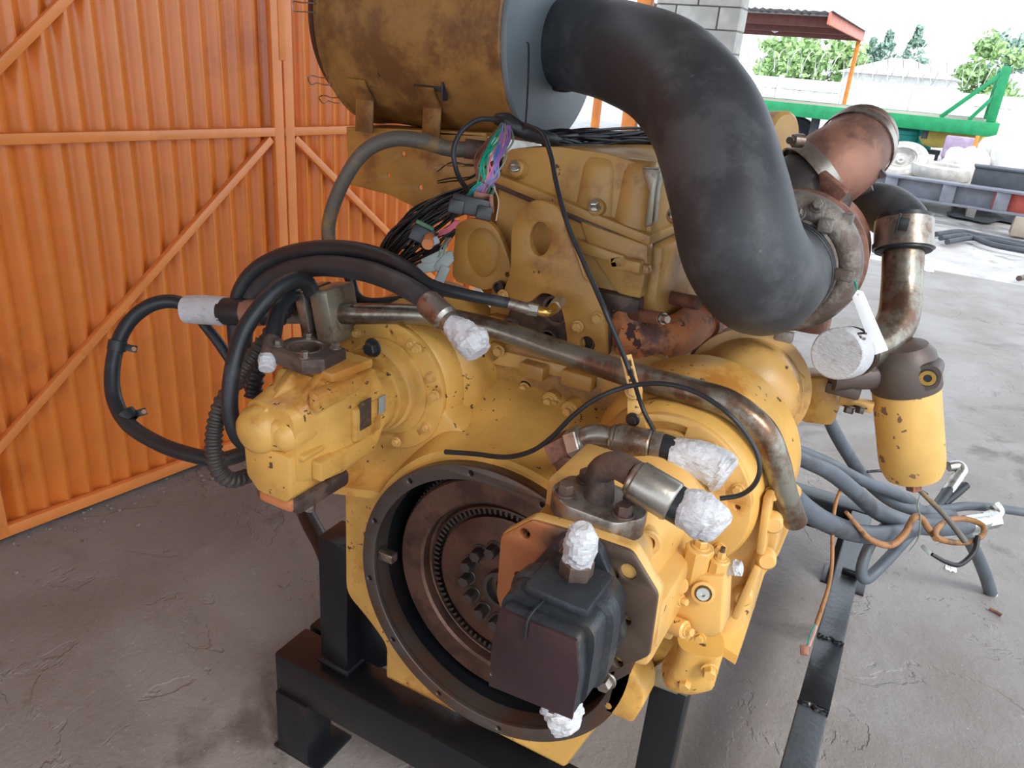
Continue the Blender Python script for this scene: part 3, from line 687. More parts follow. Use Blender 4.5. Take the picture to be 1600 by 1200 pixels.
# power take-off covers
for nm_, cx_, yf_ in (('l', -.815, 1.07), ('r', -.244, 1.01)):
    c = V((cx_, yf_, 1.11)); sl = []
    hl = [circ2(cx_+.108*math.cos(a), 1.11+.108*math.sin(a), .0045, 8) for a in (.15, 1.5, 2.9, 4.3, 5.5)]
    if nm_ == 'r':
        s0 = []
        for q in range(9): a = 1.45+.55*q/8; s0.append((cx_+.117*math.cos(a), 1.11+.117*math.sin(a)))
        for q in range(9): a = 2.0-.55*q/8; s0.append((cx_+.103*math.cos(a), 1.11+.103*math.sin(a)))
        hl = [h for h in hl if not (1.3 < math.atan2(h[0][1]-1.11, h[0][0]-cx_) < 2.1)]+[s0]
    pc = part('pto_cover', [plate(circ2(cx_, 1.11, .128, 72), hl, V((0, yf_, 0)), EX, EZ, .014, .002), lathe(c, EY, [(.094, .0), (.094, -.006), (.088, -.008), (0, -.008), (0, .004), (.094, .004)], 56)], 'yellow_clean' if nm_ == 'r' else 'yellow', fh, ang=40)
    for a in (-.55, .42, 1.05, 2.25, 3.4, 4.4): bolt(pc, c+V((.112*math.cos(a), 0, .112*math.sin(a))), -EY, .0072, .007, 'yellow_clean')
# side flange and ribs at the right of the housing
sf = []
for p, q, r_ in [((1205, 700), (1180, 660), .02), ((1212, 745), (1195, 720), .018)]:
    pass
sf.append(prism([PY(*p, 1.14) for p in [(1205, 668), (1222, 690), (1216, 745), (1250, 775), (1240, 810), (1215, 870), (1190, 905), (1140, 900), (1150, 700)]], V((0, .03, 0)), .006))
sf.append(prism([PY(*p, 1.08) for p in [(1195, 815), (1210, 800), (1216, 840), (1208, 872), (1180, 895), (1165, 880)]], V((0, .05, 0)), .008))
sf.append(loft([sect(PY(1180, 790, 1.10), EX, EY, .03, .04, 3, 20), sect(PY(1135, 940, 1.10), EX, EY, .044, .05, 3, 20), sect(PY(1080, 1035, 1.10), EX, EY, .036, .045, 3, 20)]))
for q0, q1 in (((1202, 770), (1190, 860)), ((1186, 880), (1150, 960))): sf.append(rodbox(PY(*q0, 1.045), PY(*q1, 1.045), .012, .03, EY, .004))
for q in ((1206, 812), (1196, 868), (1160, 925)): sf.append(cyl(PY(*q, 1.06), PY(*q, 1.06)+V((.006, -.022, .004)), .016, .014, 20, .003))
sfl = part('side_flange', sf, 'yellow_clean', fh, ang=40)
for p, y in [((1205, 770), 1.07), ((1183, 862), 1.07), ((1200, 700), 1.12)]: bolt(sfl, PY(*p, y), V((.7, -1, .1)), .009, .010, 'yellow_clean')
# lower pump elbow at the right (tapered casting)
lw = [loft([sect(PY(1095, 1000, 1.0), V((.9, .3, 0)).normalized(), V((-.3, .9, 0)).normalized(), .036, .036, 3, 24), sect(PY(1088, 1025, 1.0), V((.9, .3, 0)).normalized(), V((-.3, .9, 0)).normalized(), .036, .036, 3, 24),
            sect(PY(1075, 1052, 1.0), V((.9, .3, 0)).normalized(), V((-.3, .9, 0)).normalized(), .042, .036, 3, 24), sect(PY(1065, 1062, 1.0), V((.9, .3, 0)).normalized(), V((-.3, .9, 0)).normalized(), .03, .03, 3, 24)])]
lwp = part('drain_casting', lw, 'yellow', fh)
bolt(lwp, PY(1108, 1047, .96), V((.3, -1, 0)), .010, .012, 'yellow'); bolt(lwp, PY(1072, 1064, .97), V((.1, -1, -.3)), .010, .012, 'yellow')

# cylinder block
bk = [box((-.52, 1.72, .98), (.36, .98, .52), .012), box((-.52, 1.72, .66), (.40, .96, .22), .03)]
bk.append(prism([PY(*p, 1.21) for p in [(735, 555), (770, 535), (940, 560), (1000, 600), (1000, 640), (930, 655), (860, 640), (760, 640)]], V((0, .05, 0)), .004))
for k in range(6): bk.append(box((-.33, 1.35+.15*k, 1.02), (.03, .03, .36), .006)); 
for k in range(5): bk.append(cyl(V((-.345, 1.42+.15*k, 1.15)), V((-.312, 1.42+.15*k, 1.15)), .026, seg=20, ch=.004))
blk = part('engine_block', bk, 'yellow_brown', en)
part('rear_gasket_face', [prism([PY(*p, 1.20) for p in [(765, 568), (880, 590), (1000, 628), (1000, 612), (885, 572), (790, 550)]], V((0, .02, 0)), .002)], 'yellow_grimy', blk)
for p in [(905, 535), (868, 630), (780, 548), (985, 615)]: bolt(blk, PY(*p, 1.195), -EY, .009, .009, 'yellow_grimy')
tb = [(p, 1.197) for p in [(850, 580), (940, 600)]]
for (px_, py_, w_, h_) in [(835, 578, .05, .028), (905, 592, .06, .03), (965, 606, .05, .035)]:
    c = PY(px_, py_, 1.19); part('cast_rib', [box(c, (w_, .03, h_), .004)], 'yellow_brown', blk)
part('oil_pan', [box((-.53, 1.75, .50), (.38, .96, .20), .03)], 'yellow_grimy', en)
# side details on the block right flank, in shadow under the turbo
sd_ = []
for (px_, py_, Y_, w_, h_) in [(1085, 540, 1.45, .05, .09), (1105, 520, 1.55, .03, .12), (1120, 560, 1.50, .04, .10), (1070, 500, 1.5, .06, .05), (1135, 515, 1.6, .03, .06)]:
    sd_.append(box(PY(px_, py_, Y_), (.05, w_, h_), .005))
ss = part('side_bracket', sd_, 'plastic_grey', blk)
for (px_, py_, Y_) in [(1092, 515, 1.42), (1106, 530, 1.46), (1118, 545, 1.46), (1090, 560, 1.42), (1110, 578, 1.46), (1102, 498, 1.48)]:
    bolt(blk, PY(px_, py_, Y_), V((1, -1, .2)), .010, .012, 'bolt_steel')

# cylinder head
hd = [prism(YZo([(-.705, 1.235), (-.705, 1.49), (-.56, 1.468), (-.42, 1.44), (-.405, 1.20), (-.42, 1.17), (-.68, 1.17)], 1.245), V((0, 1.0, 0)), .010)]
hd.append(prism(YZo([(-.42, 1.26), (-.42, 1.42), (-.385, 1.42), (-.38, 1.25)], 1.27), V((0, .9, 0)), .010))
hd.append(prism([PY(*p, 1.235) for p in [(905, 345), (1012, 383), (1012, 410), (1000, 468), (985, 470), (960, 455), (925, 400)]], V((0, .03, 0)), .005))
head = part('cylinder_head', hd, 'yellow_grimy', en)
vc = [prism(YZo(rnd([(-.704, 1.494), (-.704, 1.528, .012), (-.69, 1.545, .012), (-.60, 1.56, .02), (-.50, 1.56, .02), (-.425, 1.548, .02), (-.412, 1.53, .012), (-.407, 1.44), (-.41, 1.428)], .006), 1.256), V((0, 1.0, 0)), .012)]
for x, w_ in ((-.515, .036), (-.445, .030)):
    vc.append(loft([sect(V((x, 1.275, 1.556)), EX, EY, w_*.8, .012, 2, 32), sect(V((x, 1.272, 1.550)), EX, EY, w_*.92, .020, 2, 32), sect(V((x, 1.270, 1.535)), EX, EY, w_, .023, 2, 32), sect(V((x, 1.268, 1.44)), EX, EY, w_*1.15, .026, 2, 32)]))
cov = part('valve_cover', vc, 'yellow_grimy', en, ang=45)
def slab(x0, z0, x1, z1, y, th, h): 
    return prism([V((x0, y, z0)), V((x1, y, z1)), V((x1, y, z1-h)), V((x0, y, z0-h))], V((0, th, 0)), .003)
gy = part('cover_flange', [slab(-.714, 1.503, -.400, 1.441, 1.236, 1.01, .017)], 'yellow_grimy', cov)
part('gasket', [slab(-.710, 1.487, -.404, 1.425, 1.239, 1.0, .011)], 'cast_brown', cov)
part('corner_strip', [prism([PY(*p, 1.236) for p in [(1001, 262), (1030, 264), (1024, 300), (1019, 352), (1006, 356), (1012, 300)]], V((0, .03, 0)), .004)], 'zinc_dull', cov)
for p in [(805, 257), (930, 318), (1055, 330)]:
    b = PY(*p, 1.235); part('bolt_boss', [cyl(b+V((0, .03, -.012)), b+V((0, 0, -.006)), .017, .015, 22, .003)], 'yellow_grimy', cov); bolt(cov, b+V((0, 0, -.006)), V((0, -.6, 1)), .0085, .010, 'zinc')
part('intake_manifold', [prism(YZo(rnd([(-.80, 1.24), (-.705, 1.20), (-.70, 1.50), (-.74, 1.525), (-.80, 1.50)], .02), 1.36), V((0, .85, 0)), .012)], 'yellow_brown', en)
# front column right of the cover corner (second cover going back)
c2 = [prism([PY(*p, 1.40) for p in [(1020, 245), (1060, 235), (1078, 300), (1080, 345), (1060, 352), (1060, 400), (1040, 455), (1015, 460), (1018, 380)]], V((0, .4, 0)), .012)]
c2.append(prism([PY(*p, 1.38) for p in [(1022, 340), (1072, 340), (1072, 352), (1022, 354)]], V((0, .4, 0)), .003))
part('rear_cover', c2, 'yellow_grimy', en)
hr = []
hr.append(prism([PY(*p, 1.225) for p in [(900, 375), (975, 400), (972, 418), (955, 420), (950, 408), (905, 396)]], V((0, .02, 0)), .003))
hr.append(prism([PY(*p, 1.225) for p in [(952, 402), (968, 398), (988, 410), (1012, 416), (1014, 428), (990, 430), (975, 424), (952, 420)]], V((0, .02, 0)), .003))
hr.append(box(PY(990, 415, 1.22), (.03, .02, .02), .004))
part('casting_boss', hr, 'yellow_grimy', head)
part('seam_strip', [box(PY(965, 470, 1.24), (.09, .03, .03), .006)], 'cast_brown', head)
# sheet with recessed round pad
tp = [yplate([(715, 345), (735, 340), (765, 345), (780, 365), (795, 405), (800, 432), (796, 442), (760, 453), (712, 440), (706, 430), (708, 400)], 1.205, .014, [], .008)]
cpp = PY(751, 396, 1.2)
tp[0] = yplate([(712, 350), (735, 340), (765, 347), (780, 365), (795, 405), (800, 432), (796, 442), (757, 454), (712, 440), (706, 430), (708, 400)], 1.205, .014, [circ2(cpp.x, cpp.z, .036, 32, .045), circ2(PY(790, 430, 1.2).x, PY(790, 430, 1.2).z, .0045, 10)], .010)
tp.append(prism([V((p.x, 1.213, p.y)) for p in circ2(cpp.x, cpp.z, .04, 32, .049)], V((0, .006, 0)), .001))
part('cover_plate', tp, 'yellow_brown', en)
# lifting bracket
hc = PY(840, 373, 1.18)
hol = circ2(hc.x+.004, hc.z, .0195, 28, .029)
h2 = PY(868, 497, 1.18)
h3_ = PY(917, 538, 1.18)
lb = yplate([(790, 468), (786, 455), (797, 425), (799, 345, .05), (832, 308, .05), (872, 322, .05), (884, 352), (903, 400), (914, 425), (935, 465, .02), (945, 490), (946, 562), (888, 560), (885, 525), (880, 492, .02), (870, 464, .02), (846, 456, .02), (827, 474)], 1.18, .016, [hol, circ2(h3_.x, h3_.z, .014, 18)], .010, .002)
lbr = part('lifting_bracket', [lb], 'yellow_brown', en)
part('bracket_edge_bead', [tube([PY(*p, 1.178) for p in [(884, 352), (903, 400), (914, 432), (925, 440)]], .003, 6)], 'yellow_brown', lbr)
for p in [(786, 462), (903, 510), (934, 497)]: bolt(lbr, PY(*p, 1.178), -EY, .0085, .008, 'yellow_grimy')
bs_ = [prism([PY(*p, 1.20) for p in [(800, 470), (790, 500), (820, 535), (900, 560), (945, 560), (945, 480), (900, 455)]], V((0, .04, 0)), .004)]
bsp = part('head_end_face', bs_, 'cast_brown', head)
for p, r_ in [((868, 485), .022), ((795, 512), .014), ((855, 530), .014), ((915, 535), .013), ((778, 450), .009)]:
    c = PY(*p, 1.19); part('bore', [lathe(c, EY, [(r_*1.3, .012), (r_*1.25, 0), (r_, 0), (r_, .01), (0, .01)], 26)], 'cast_brown' if r_ > .013 else 'bolt_steel', bsp)

# exhaust manifold
pm = pth([(972, 525, 1.26), (1015, 535, 1.27), (1055, 525, 1.32), (1095, 500, 1.42), (1140, 480, 1.55)])
em = part('exhaust_manifold', [tube(pm, [.040, .041, .039, .037, .035], 24, 8)], 'manifold_orange', en, label='orange painted manifold with burnt patches')
part('flange', [prism([PY(*p, 1.235) for p in [(945, 497), (985, 470), (998, 482), (1000, 560), (975, 572), (950, 560)]], V((0, .03, 0)), .006)], 'manifold_orange', em)
part('collar', [lathe(pm[3]-(pm[3]-pm[2]).normalized()*.0, (pm[3]-pm[2]), [(.036, -.012), (.044, -.010), (.044, .010), (.036, .012)], 28)], 'turbo_rust', em)
part('stud_sleeve', [cyl(PY(988, 490, 1.245), PY(1035, 498, 1.20), .0115, seg=18, ch=.001)], 'turbo_rust', em)
bolt(em, PY(1036, 498, 1.198), (PY(1035, 498, 1.20)-PY(988, 490, 1.245)), .0075, .010, 'steel')
part('stud_sleeve', [cyl(PY(1040, 463, 1.36), PY(1092, 474, 1.33), .013, seg=18, ch=.001)], 'turbo_rust', em)
part('heat_shield', [box(PY(1020, 455, 1.42), (.10, .03, .05), .008), box(PY(1060, 430, 1.5), (.06, .03, .10), .008)], 'turbo_rust', em)

# ------------------------------------------------------------------ left hydraulic pump
def ring2(c, u, v, pts): return [c+u*p[0]+v*p[1] for p in pts]
LC = V((-.815, 1.07, 1.109))
lp_ = []
# lens shaped adapter flange, two plates with the joint between
def lens(y, s=1): return [V((LC.x+p[0]*s, y, LC.z+p[1]*s)) for p in [(q.x, q.y) for q in rnd([(-.075, .055, .03), (-.02, .098, .05), (.055, .06, .04), (.082, 0, .05), (.055, -.06, .04), (-.02, -.105, .03), (-.075, -.06, .03), (-.095, 0, .04)], .03, 5)]]
lpump = part('hydraulic_pump', [prism(lens(1.02, .92), V((0, .045, 0)), .003),
    loft([sect(V((LC.x, 1.02, LC.z)), EX, EZ, .062, .062, 2.2, 40), sect(V((LC.x-.004, .990, LC.z)), EX, EZ, .066, .066, 2.6, 40), sect(V((LC.x-.010, .975, LC.z-.004)), EX, EZ, .066, .084, 6, 40), sect(V((LC.x-.015, .90, LC.z-.007)), EX, EZ, .062, .094, 7, 40), sect(V((LC.x-.018, .868, LC.z-.008)), EX, EZ, .060, .092, 7, 40), sect(V((LC.x-.021, .855, LC.z-.014)), EX, EZ, .056, .080, 6, 40), sect(V((LC.x-.024, .80, LC.z-.02)), EX, EZ, .052, .072, 5, 40)]),
    # lower square foot with sharp edges
    prism([V((LC.x-.076, .785, z_)) if 0 else V((x_, .790, z_)) for x_, z_ in [(LC.x-.078, 1.085), (LC.x-.076, 1.02), (LC.x-.050, .996), (LC.x+.012, .996), (LC.x+.026, 1.012), (LC.x+.026, 1.085)]], V((0, .165, 0)), .005),
    # shoulder lobes and end boss
    lathe(V((LC.x-.045, .770, 1.112)), EY, [(0, 0), (.022, .001), (.034, .008), (.041, .022), (.043, .05), (.040, .10)], 36),
    lathe(V((LC.x+.002, .785, 1.112)), EY, [(0, 0), (.014, .002), (.024, .010), (.030, .025), (.032, .06), (.028, .10)], 32),
    box((LC.x-.020, .815, 1.112), (.060, .06, .055), .016),
    # webs running from the port down to the shoulders
    prism([V((LC.x-.050, .790, 1.135)), V((LC.x-.030, .790, 1.150)), V((LC.x-.030, .875, 1.205)), V((LC.x-.052, .875, 1.200))], V((.010, 0, -.02)), .003),
    prism([V((LC.x+.004, .800, 1.140)), V((LC.x+.004, .880, 1.205)), V((LC.x+.004, .880, 1.150)), V((LC.x+.004, .800, 1.120))], V((.016, 0, 0)), .003),
    prism([V((LC.x+.030, .83, 1.190)), V((LC.x+.030, .975, 1.190)), V((LC.x+.030, .975, 1.165)), V((LC.x+.030, .83, 1.160))], V((.020, 0, -.004)), .004),
    prism([V((LC.x-.068, .875, 1.19)), V((LC.x+.040, .875, 1.19)), V((LC.x+.048, .97, 1.19)), V((LC.x-.070, .97, 1.19))], V((0, 0, .017)), .004),
    box((LC.x+.052, .945, LC.z-.006), (.016, .07, .062), .005), box((LC.x+.043, .90, LC.z-.060), (.022, .14, .036), .004), box((LC.x+.030, .83, LC.z-.028), (.020, .05, .010), .003),
    ], 'yellow', en, ang=40)
part('adapter_ring', [prism(lens(1.045, 1.0), V((0, .025, 0)), .002)], 'yellow_clean', lpump)
bolt(lpump, PY(583, 543, 1.01), -EY, .013, .013, 'pump_black')
for p in [(652, 545), (680, 618), (620, 690), (500, 700)]: bolt(lpump, PY(*p, 1.055) if p[0] > 550 else PY(*p, .90), -EY, .0075, .007, 'yellow_clean')
# top port block
tc_ = PZ(478, 553, 1.215)
ql = plate([V((x, y)) for x, y in [(-.050, -.038), (.035, -.048), (.058, -.02), (.052, .040), (-.03, .046), (-.052, .02)]], [circ2(-.004, .0, .026, 28)], tc_+EZ*.012, EX, EY, .026, .003)
pblk = part('port_block', [ql, lathe(tc_, EZ, [(.026, .012), (.026, -.012), (0, -.012), (0, -.010)], 28)], 'cast_brown', lpump)
part('port_ring', [lathe(tc_, EZ, [(.027, .012), (.031, .014), (.031, .010), (.026, .008)], 28)], 'steel', pblk)
for dx, dy in ((.040, .028), (-.038, -.022), (.03, -.035), (-.025, .032)): bolt(pblk, tc_+V((dx, dy, .012)), EZ, .0075, .008, 'steel')
part('bottom_port_flange', [box((LC.x-.024, .87, .983), (.10, .13, .030), .008)], 'cast_brown', lpump)
part('bottom_plate', [box((LC.x-.022, .808, .984), (.072, .02, .024), .006)], 'manifold_orange', lpump)
part('drain_fitting', [cyl(PY(484, 782, .90), PY(484, 795, .90), .012)], 'steel', lpump)
for (px, py, w_, h_, m, lab) in [(571, 647, .022, .052, 'label_dirty', 'worn dark data plate'), (597, 632, .013, .032, 'plastic_grey', 'small pale data plate')]:
    c = PX(px, py, LC.x+.0605 if px < 590 else LC.x+.064); part('data_plate', [box(c, (.003, w_*1.3, h_), .0005)], m, lpump, label=lab)

# ------------------------------------------------------------------ right hydraulic pump (with octagonal flange)
RC = V((-.248, 0, 1.112))
def osec(y, a, b, dz=0, dx=0, p=3.2): return sect(V((RC.x+dx, y, RC.z+dz)), EX, EZ, a, b, p, 40)
YFL = .69
fl_pts = rnd([tuple((PY(*p, YFL).x, PY(*p, YFL).z)) for p in [(782, 838), (830, 813), (912, 836), (987, 862), (1028, 930), (1014, 1026), (960, 1050), (900, 1065), (800, 1010), (775, 930)]], .006, 3)
hl = [(835, 835), (810, 916), (958, 898), (984, 897)]
def hole_at(px, py, r, n=14): c = PY(px, py, YFL); return circ2(c.x, c.z, r, n)
holes = [hole_at(820, 834, .0065), hole_at(810, 900, .0055), hole_at(957, 898, .0065), hole_at(981, 894, .0095), hole_at(977, 970, .006), hole_at(965, 1035, .006)]
rpump = part('hydraulic_pump', [
    loft([osec(1.005, .080, .080, p=2), osec(.965, .080, .078, p=2), osec(.955, .070, .070, -.010, -.004, 2.4), osec(.90, .068, .072, -.012, -.006, 3), osec(.80, .066, .080, -.008, -.010, 4), osec(.755, .070, .084, -.006, -.008, 3.5), osec(.725, .076, .076, .0, 0, 3), osec(.70, .080, .080, p=3)]),
    box((RC.x-.010, .83, RC.z-.055), (.19, .16, .09), .012),
    box((RC.x-.040, .850, RC.z+.072), (.110, .130, .050), .008),
    prism([PY(812, 828, .72), PY(872, 762, .82), PY(890, 757, .86), PY(880, 800, .80)], V((.06, .02, -.03)), .006),

    ], 'yellow_clean', en, ang=40)
part('flange', [plate(fl_pts, holes, V((0, YFL, 0)), EX, EZ, .016, .002)], 'flange_two_tone', rpump, label='octagonal end flange worn to bare metal and primer')
part('flange_rim', [plate(rnd([(p.x+(p.x-RC.x)*.012, p.y+(p.y-RC.z)*.012) for p in fl_pts], .0, 1), holes[:2]+[holes[2]]+holes[4:], V((0, YFL+.004, 0)), EX, EZ, .018, .003)], 'yellow_clean', rpump)
pl = V((RC.x+.052, .815, RC.z+.040)); pl = PY(1017, 850, .80)
plg = part('plug', [lathe(pl-V((.012, -.01, .0)), V((.45, -.85, .15)), [(0, 0), (.018, 0), (.0175, .018), (.015, .020), (.010, .020), (.0095, .010), (0, .010)], 28)], 'yellow_clean', rpump)
# top outlet flange with bent tube
fb = PZ(934, 790, 1.218)
o2 = rnd([(-.058, -.012), (-.030, -.040), (.038, -.042), (.062, -.01), (.052, .034), (-.02, .044), (-.052, .028)], .010, 3)
fit = part('outlet_flange', [plate(o2, [], fb+EZ*.012, EX, EY, .030, .003)], 'steel', rpump, label='grey steel split flange with four bolts')
for dx, dy in ((-.036, -.018), (-.028, .026), (.038, -.020), (.036, .022)): bolt(fit, fb+V((dx, dy, .012)), EZ, .0098, .012, 'cast_brown')
fr = fb+V((0, 0, .010))
q1 = PY(1005, 762, fb.y-.02)
el = part('outlet_elbow', [tube([fr, fr+EZ*.016, PY(938, 738, fb.y), PY(962, 727, fb.y-.005), PY(994, 742, fb.y-.015)], [.0185, .0165, .0165, .0165, .0165], 22, 6)], 'cast_brown', fit, label='brown bent steel tube')
def collar(name, a, b, r, m, p, rings=True):
    n = b-a; L = n.length
    return part(name, [lathe(a, n, [(0, 0), (r*.82, 0), (r*.9, L*.04), (r*.9, L*.10), (r, L*.14), (r*1.0, L*.93), (r*.95, L*.97), (r*.86, L), (0, L)], 36)], m, p, ang=30)
De = depth(PY(994, 742, fb.y-.015)); kq = De/1.10
ca, cb = PD(986, 745, De), PD(1055, 786, De-.02)
collar('crimp_collar', ca, cb, .0300*kq, 'steel', fit)
hd_ = (cb-ca).normalized()
hs1 = part('hose_stub', [cyl(cb-hd_*.004, cb+hd_*.02, .027*kq)], 'rubber', fit)
part('masking_tape', [taped([cb+hd_*.010, PD(1085, 800, De-.03), PD(1108, 813, De-.035), PD(1124, 828, De-.04)], [.0275*kq, .031*kq, .033*kq, .031*kq, .025*kq], wob=.055)], 'tape_white', fit, 14, label='white masking tape end wrap')
# upper outlet: tee fitting, nut, tube, collar, taped
D2 = 1.16
ug = part('upper_outlet', [cyl(PD(868, 712, D2+.02), PD(905, 690, D2), .029, .026, 6), cyl(PD(878, 695, D2+.015), PD(893, 738, D2+.0), .022, .020, 20, .002), cyl(PD(888, 730, D2), PD(905, 757, D2-.01), .013, .013, 16)], 'turbo_rust', rpump, label='brown steel tee fitting of the upper hose')
part('nut', [cyl(PD(893, 697, D2), PD(912, 690, D2-.01), .028, .028, 6, .002), cyl(PD(906, 692, D2-.006), PD(914, 689, D2-.01), .021, seg=28)], 'zinc', ug)
part('nut', [cyl(PD(886, 742, D2-.01), PD(908, 727, D2-.01), .011, .011, 6, .001)], 'zinc', ug)
part('tube', [tube([PD(904, 695, D2-.005), PD(912, 684, D2-.01), PD(930, 679, D2-.015), PD(960, 684, D2-.02)], .0155, 20, 6)], 'steel', ug)
ca, cb = PD(955, 684, D2-.02), PD(1018, 696, D2-.04); hd_ = (cb-ca).normalized()
collar('crimp_collar', ca, cb, .0235, 'steel', ug)
collar('ferrule', cb-hd_*.002, cb+hd_*.016, .0225, 'steel', ug)
part('hose_stub', [tube([cb+hd_*.014, PD(1046, 704, D2-.05), PD(1062, 712, D2-.055)], .0215, 20, 5)], 'rubber', ug)
part('masking_tape', [taped([PD(1046, 708, D2-.05), PD(1068, 712, D2-.055), PD(1095, 720, D2-.06), PD(1120, 732, D2-.065), PD(1134, 742, D2-.07)], [.0235, .026, .029, .031, .030], wob=.06)], 'tape_white', ug, 14, label='white masking tape end wrap')

# ------------------------------------------------------------------ black gear pump on the flange
gp = []
YG = .565
fa = [PY(*p, YG) for p in [(781, 951), (901, 1001), (905, 1062), (894, 1124), (764, 1071), (768, 1010)]]
gp.append(prism([V((p.x, YG, p.z)) for p in fa], V((0, .028, 0)), .006))
c0 = sum(fa, V())/6
gp.append(loft([sect(V((c0.x+.001, y, c0.z+dz)), EX, EZ, a, b, p, 36) for y, a, b, dz, p in [(YG+.02, .054, .054, .004, 6), (YG+.05, .055, .055, .006, 6), (YG+.053, .061, .060, .006, 5), (YG+.075, .061, .060, .006, 4), (YG+.078, .057, .056, .006, 4), (YG+.10, .054, .050, .008, 3.5), (YG+.118, .052, .048, .010, 2.6)]]))
gp.append(prism([PY(*p, .672) for p in [(872, 838), (925, 850), (938, 862), (965, 935), (975, 1000), (950, 1040), (860, 1050), (800, 960), (815, 900)]], V((0, .016, 0)), .004))
gp.append(box((c0.x+.004, YG+.062, c0.z+.062), (.075, .075, .016), .008))
gpp = part('gear_pump', gp, 'pump_black', en, ang=40, label='black gear pump on the octagonal flange')
part('end_cap', [plate([V((p.x, p.z)) for p in fa], [], V((0, YG-.001, 0)), EX, EZ, .004, .001)], 'pump_end_paint', gpp, label='maroon tinged black end face')
sm = [PY(846, 905, YG+.06), PY(842, 925, YG+.03)]
z1 = c0.z+.068
part('casting_seam', [tube([V((c0.x-.006, YG+.045, c0.z+.0605)), V((c0.x-.008, YG+.022, c0.z+.0590)), V((c0.x-.010, YG-.002, c0.z+.0555)), V((c0.x-.011, YG-.003, c0.z+.03))], .0012, 6, 4)], 'pump_black', gpp)
t0 = V((c0.x+.006, YG+.072, c0.z+.066))
part('port_fitting', [cyl(t0, t0+EZ*.022, .0185, .0185, 6, .002), cyl(t0+EZ*.022, t0+EZ*.03, .014, seg=20)], 'cast_brown', gpp)
part('masking_tape', [taped([t0+EZ*.02, t0+EZ*.035+V((.001, 0, 0)), t0+EZ*.052+V((.001, -.002, 0)), t0+EZ*.064+V((0, -.003, 0))], [.0155, .0175, .017, .012], wob=.09)], 'tape_white', gpp, 14, label='white masking tape end wrap')
bb = PY(888, 862, .69); bolt(gpp, PY(893, 858, .672), -EY, .011, .010, 'steel'); bolt(gpp, PY(948, 1062, .68), -EY, .009, .012, 'steel')
b0 = V((c0.x+.012, YG+.05, c0.z-.055))
part('bottom_fitting', [cyl(b0, b0-EZ*.035, .020, .020, 20, .002)], 'flange_dark', gpp)
part('masking_tape', [taped([b0-EZ*.018, b0-EZ*.035+V((.006, 0, 0)), b0-EZ*.048+V((.014, -.004, 0)), b0-EZ*.056+V((.022, -.006, 0))], [.019, .022, .022, .016], wob=.13)], 'tape_white', gpp, 14, label='white masking tape end wrap')

# ------------------------------------------------------------------ pump control valve
vD = 1.03
vb = []
vo = PD(1100, 945, vD)
yv = vo.y
vb.append(prism([PY(*p, yv) for p in [(1062, 905), (1080, 898), (1132, 900), (1128, 990), (1112, 998), (1068, 984), (1050, 968), (1052, 925)]], V((0, .045, 0)), .004))
vb.append(box(PY(1040, 945, yv+.02), (.04, .03, .09), .004))
cvv = part('control_valve', vb, 'yellow_clean', rpump, ang=40)
for (px, py0, py1, r_, seg) in [(1087, 905, 846, .0215, 8), (1122, 905, 868, .0150, 8)]:
    a, b = PY(px-3, py0, yv+.018), PY(px, py1, yv+.018); b = V((a.x, a.y, a.z+(b-a).length*.9))
    sp = part('spool_cap', [cyl(a, b, r_, r_*.92, seg, .002)], 'yellow_clean', cvv); bolt(sp, b, EZ, r_*.42, .009, 'yellow_clean'); part('stud', [cyl(b+EZ*.008, b+EZ*.018, r_*.22, seg=12)], 'flange_dark', sp)
for (px0, py0, px1, py1, r_) in [(1040, 928, 1064, 938, .011), (1042, 972, 1072, 985, .013)]:
    a, b = PY(px0, py0, yv-.005), PY(px1, py1, yv-.015); sp = part('side_plug', [cyl(a, b, r_, r_, 24, .002)], 'yellow_clean', cvv); bolt(sp, b, b-a, r_*.5, .008, 'yellow_clean')
part('round_plug', [cyl(PY(1063, 913, yv+.002), PY(1061, 914, yv-.014), .013, .012, 28, .002)], 'yellow_clean', cvv)
a = PY(1100, 922, yv+.002); n_ = V((.15, -1, .25)).normalized()
part('socket_plug', [lathe(a+n_*.012, n_, [(0, .0), (.0035, 0), (.0035, .004), (.0085, .004), (.0095, 0), (.0095, -.012)], 24)], 'zinc', part('plug_seat', [lathe(a, n_, [(.016, -.01), (.0155, .012), (.0115, .013), (.0115, .006), (0, .006)], 28)], 'yellow_clean', cvv))
for px, py in ((1074, 992), (1094, 996)): bolt(cvv, PY(px, py, yv+.0), V((0, -1, .2)), .006, .007, 'yellow')
part('taped_sensor', [taped([PY(1136, 890, yv+.02), PY(1150, 888, yv+.02), PY(1158, 888, yv+.02)], [.007, .011, .009], 16, .12)], 'tape_white', cvv, 14)

# ------------------------------------------------------------------ domed gear cover
dc = PY(1165, 612, 1.28)
dn = V((.18, -1, .10)).normalized()
dm = part('domed_cover', [lathe(dc, dn, [(.108, -.03), (.108, -.018), (.092, -.016), (.092, 0), (.086, .035), (.068, .06), (.04, .075), (0, .08)], 48),
    prism([PY(*p, 1.31) for p in [(1120, 560), (1155, 548), (1215, 545), (1258, 592), (1255, 640), (1230, 690), (1180, 700), (1110, 640)]], V((0, .02, 0)), .004)], 'yellow_grimy', en, ang=45)
part('sensor_boss', [cyl(PY(1238, 603, 1.29), PY(1236, 606, 1.26), .013, seg=20, ch=.002)], 'yellow_grimy', dm)
sb_ = part('cover_foot', [prism([PY(*p, 1.36) for p in [(1245, 590), (1305, 590), (1310, 640), (1300, 668), (1250, 662)]], V((0, .07, 0)), .010)], 'yellow', en)

